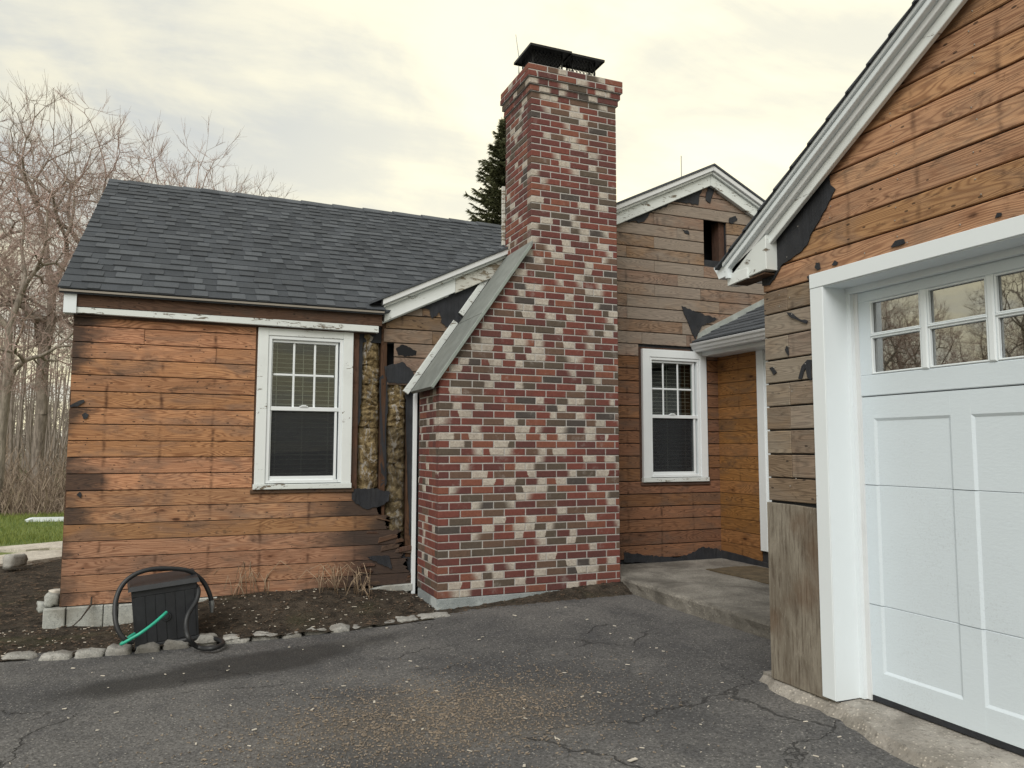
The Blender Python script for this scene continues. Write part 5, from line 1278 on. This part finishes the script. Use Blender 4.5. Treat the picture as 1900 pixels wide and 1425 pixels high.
def bare_tree(seed, height, rx, ntip, trunk_r, lean):
    """branches found by splitting a rounded cloud of twig tips again and again"""
    r = np.random.default_rng(seed); limbs = []; twigs = []; ext = .0034
    P = r.normal(0, 1, (ntip*2, 3)); P /= np.linalg.norm(P, axis=1, keepdims=True); P *= r.uniform(0.12, 1, (ntip*2, 1))**.42
    lob = 1+.22*np.sin(3*np.arctan2(P[:, 1], P[:, 0])+seed)+.15*np.sin(5*P[:, 2]+seed*2)
    P = P*np.array([rx, rx, height*.42])*lob[:, None]+np.array([lean[0]*height*.5, lean[1]*height*.5, height*.60]); P = P[P[:, 2] > height*.33][:ntip]
    def seg(p, q, n0, n1):
        m_ = (p+q)/2+r.normal(0, .022, 3)*np.linalg.norm(q-p); a0, a1 = ext*n0**.47, ext*n1**.47
        L_ = limbs if n1 > 22 else twigs; L_.append([*p, *m_, a0, (a0+a1)/2]); L_.append([*m_, *q, (a0+a1)/2, a1])
    def rec(p, idx, d, prev):
        n = len(idx); pts = P[idx]
        if n == 1:
            seg(p, pts[0], 1, 1); dr = pts[0]-p; dr /= np.linalg.norm(dr)+1e-9
            for k in range(6):
                dd = dr*.8+r.normal(0, .38, 3); dd[2] += .55; dd /= np.linalg.norm(dd); b0 = p+(pts[0]-p)*r.uniform(.35, 1); twigs.append([*b0, *(b0+dd*r.uniform(.18, .50)), .0034, .0022])
            return
        c = pts.mean(0); f = .36 if n > 60 else .46
        q = p+(c-p)*f*r.uniform(.8, 1.15)+d*np.linalg.norm(c-p)*.02; seg(p, q, prev, n); d2 = q-p; d2 /= np.linalg.norm(d2)+1e-9
        ax = r.normal(0, 1, (6, 3)); ax[:, 2] *= .6; ax /= np.linalg.norm(ax, axis=1, keepdims=True); pr = (pts-c)@ax.T; k = np.argmax(pr.var(0)); o = np.argsort(pr[:, k]); cut = int(np.clip(n*r.uniform(.3, .7), 1, n-1))
        rec(q, idx[o[:cut]], d2, n*.9); rec(q, idx[o[cut:]], d2, n*.9)
    n = len(P); base = np.zeros(3); ext = trunk_r/n**.47
    fork = np.array([lean[0]*height*.2, lean[1]*height*.2, height*.22]); seg(base, fork, n*1.3, n); rec(fork, np.arange(n), np.array([0, 0, 1.]), n)
    return limbs, twigs
VAR = []
for seed, h, sp, lv, tr, ln, tw in ((11, 10.0, 2.9, 1000, .125, (.05, 0), 'twig_red'), (12, 10.0, 2.7, 950, .135, (-.08, .02), 'twig_grey'), (13, 10.0, 2.8, 1000, .115, (.06, .03), 'twig_red')):
    L_, T_ = bare_tree(seed, h, sp, lv, tr, ln); V, F = np_tubes(L_, 7); lm = np_mesh('trunk', V, F, MT['bark_grey']); V, F = np_tubes(T_, 3); tm = np_mesh('crown', V, F, MT[tw]); VAR.append((lm, tm, max(q[5] for q in T_)))
def place_tree(var, x, y, hh, rz, label, group, wd=1.0):
    sz = hh/VAR[var][2]; s_ = sz*wd
    e = empty('bare_tree', (x, y, -1.43)); e.rotation_euler = (0, 0, rz); e.scale = (s_, s_, sz)
    for nm, me in (('trunk', VAR[var][0]), ('crown', VAR[var][1])):
        o = bpy.data.objects.new(nm, me); COL.objects.link(o); o.parent = e
    tag(e, label, 'tree', group)
TG = 'bare trees behind the lawn'
place_tree(0, -3.95, 19.3, 8.8, .3, 'large bare tree with the thick trunk at the edge of the lawn, far left', TG)
place_tree(1, -3.9, 24.0, 11.2, 1.9, 'bare tree with forked limbs rising just left of the roof corner', TG)
place_tree(2, -2.5, 25.0, 12.3, 3.1, 'bare tree whose crown shows above the left end of the roof ridge', TG, 1.05)
place_tree(0, -0.5, 26.0, 12.0, 4.4, 'bare tree with a rounded crown over the roof, second from the roof corner', TG)
place_tree(1, 0.85, 28.0, 11.4, .9, 'smallest bare crown showing above the roof ridge, furthest right', TG)
place_tree(2, -5.9, 24.0, 11.0, 5.2, 'bare tall tree at the left edge of the picture behind the thick trunk', TG)
for i, (x, y, s_, v) in enumerate(((-24, 27, 10.5, 0), (-29, 24, 11, 1), (-31, 31, 11, 2), (-37, 27, 10.5, 0), (-36, 36, 12, 1), (-42, 30, 12, 2), (-46, 38, 12, 0), (-27, 37, 11, 1))):
    place_tree(v, x, y, s_, i*1.3, 'bare tree of the far wood left of the house, mirrored in the garage door panes', 'bare trees mirrored in the garage panes')
# thin stems of the wood and brambles
r = np.random.default_rng(3); segs = []
for i in range(170):
    x, y = r.uniform(-16, 2), r.uniform(25, 48); h = r.uniform(4, 9.5); q = np.array([x, y, -1.4]); lean = r.normal(0, .05, 2); rad = r.uniform(.025, .08)
    for k in range(4): nx_ = q+np.array([lean[0]*h/4+r.normal(0, .05), lean[1]*h/4, h/4]); segs.append([*q, *nx_, rad*(1-.22*k), rad*(1-.22*(k+1))]); q = nx_
for i in range(1100):
    x, y = r.uniform(-45, 12), r.uniform(48, 85); h = r.uniform(3, 8); q = np.array([x, y, -1.4]); top = q+np.array([r.normal(0, .4), 0, h]); segs.append([*q, *top, .07, .03])
    for k in range(9):
        b0 = q+(top-q)*r.uniform(.15, 1); segs.append([*b0, *(b0+np.array([r.normal(0, .9), 0, abs(r.normal(.7, .6))])), .022, .012])
V, F = np_tubes(segs, 4); o = bpy.data.objects.new('wood_stems', np_mesh('wood_stems', V, F, MT['bark_grey'])); COL.objects.link(o); tag(o, 'mass of thin grey stems in the wood behind the lawn', 'wood', kind='stuff')
segs = []
for i in range(7000):
    x, y = r.uniform(-16, 3), 18.4+abs(r.normal(0, 2.2)); h = r.uniform(.3, 1.0)*min(1.9, .5+(y-18.2)*.45); q = np.array([x, y, -1.42]); dr = r.normal(0, .35, 3); dr[2] = 1; rad = r.uniform(.004, .012)
    for k in range(3): dr = dr+r.normal(0, .25, 3); nx_ = q+dr/np.linalg.norm(dr)*h/3; segs.append([*q, *nx_, rad, rad*.7]); q = nx_
V, F = np_tubes(segs, 3); o = bpy.data.objects.new('undergrowth', np_mesh('undergrowth', V, F, MT['brush'])); COL.objects.link(o); tag(o, 'brown bramble undergrowth along the far edge of the lawn', 'undergrowth', kind='stuff')
# grass blades
N = 26000; px_ = np.column_stack([r.uniform(-8, 1, N), r.uniform(13.0, 18.6, N)]); an = r.uniform(0, 6.28, N); h = r.uniform(.03, .085, N); w = .006
V = np.zeros((N, 3, 3)); V[:, 0] = np.column_stack([px_[:, 0]-np.cos(an)*w, px_[:, 1]-np.sin(an)*w, np.full(N, -1.39)]); V[:, 1] = np.column_stack([px_[:, 0]+np.cos(an)*w, px_[:, 1]+np.sin(an)*w, np.full(N, -1.39)])
V[:, 2] = np.column_stack([px_[:, 0]+r.normal(0, .03, N), px_[:, 1]+r.normal(0, .03, N), -1.37+h]); F = np.arange(3*N).reshape(-1, 3)
o = bpy.data.objects.new('grass', np_mesh('grass', V.reshape(-1, 3), F, MT['grass_blade'], False)); COL.objects.link(o); tag(o, 'short green lawn grass left of the house', 'grass', kind='stuff')
# spruce behind the chimney
def spruce(name, x, y, hgt, rad, seed, label):
    r = np.random.default_rng(seed); e = tag(empty(name, (x, y, -1.42)), label, 'tree'); segs = []; tri = []
    for k in range(12): segs.append([0, 0, hgt*k/12, 0, 0, hgt*(k+1)/12, .22*(1-k/12)+.01, .22*(1-(k+1)/12)+.008])
    br = []
    z = hgt*.10
    while z < hgt*.985:
        u = 1-z/hgt; nb = 12
        for j in range(nb):
            an = r.uniform(0, 6.283); L = rad*(u**.85)*r.uniform(.5, 1.12)+.12; dr = np.array([math.cos(an), math.sin(an), 0]); up_ = .30-.60*u+r.normal(0, .16)
            q = np.array([0, 0, z]); nseg = 5
            for i in range(nseg):
                t_ = (i+1)/nseg; nx_ = q+(dr*1.0+np.array([0, 0, up_-.25*t_*(1-t_)+.25*t_*t_]))*L/nseg; segs.append([*q, *nx_, .014*(1.1-t_)+.003, .014*(1.0-t_)+.003])
                nl = int(18+16*L*(1-.3*t_))
                f = r.uniform(0, 1, (nl, 1)); c0 = q+(nx_-q)*f; sd = np.cross(dr, [0, 0, 1.])*r.choice([-1., 1.], (nl, 1))
                dd = dr*r.uniform(.3, 1, (nl, 1))+sd*r.uniform(.2, .9, (nl, 1))+np.array([0, 0, 1.])*r.uniform(-.7, .25, (nl, 1)); dd /= np.linalg.norm(dd, axis=1, keepdims=True); l_ = r.uniform(.13, .32, (nl, 1))*(.65+.45*u)
                wv = np.cross(dd, r.normal(0, 1, (nl, 3))); wv *= r.uniform(.016, .036, (nl, 1))/(np.linalg.norm(wv, axis=1, keepdims=True)+1e-9)
                tri.append(np.stack([c0-wv, c0+wv, c0+dd*l_], axis=1))
                q = nx_
        z += .11+.07*u
    V, F = np_tubes(segs, 5); o = bpy.data.objects.new('trunk', np_mesh('trunk', V, F, MT['bark_dark'])); COL.objects.link(o); o.parent = e
    T = np.concatenate(tri); o = bpy.data.objects.new('crown', np_mesh('crown', T.reshape(-1, 3), np.arange(len(T)*3).reshape(-1, 3), MT['needles'], False)); COL.objects.link(o); o.parent = e
spruce('spruce_tree', 10.15, 25.0, 13.5, 4.3, 5, 'dark green spruce rising behind the roof left of the chimney')
spruce('spruce_tree', -20.0, 26.0, 9.5, 3.2, 6, 'spruce left of the house, mirrored in the garage door panes')
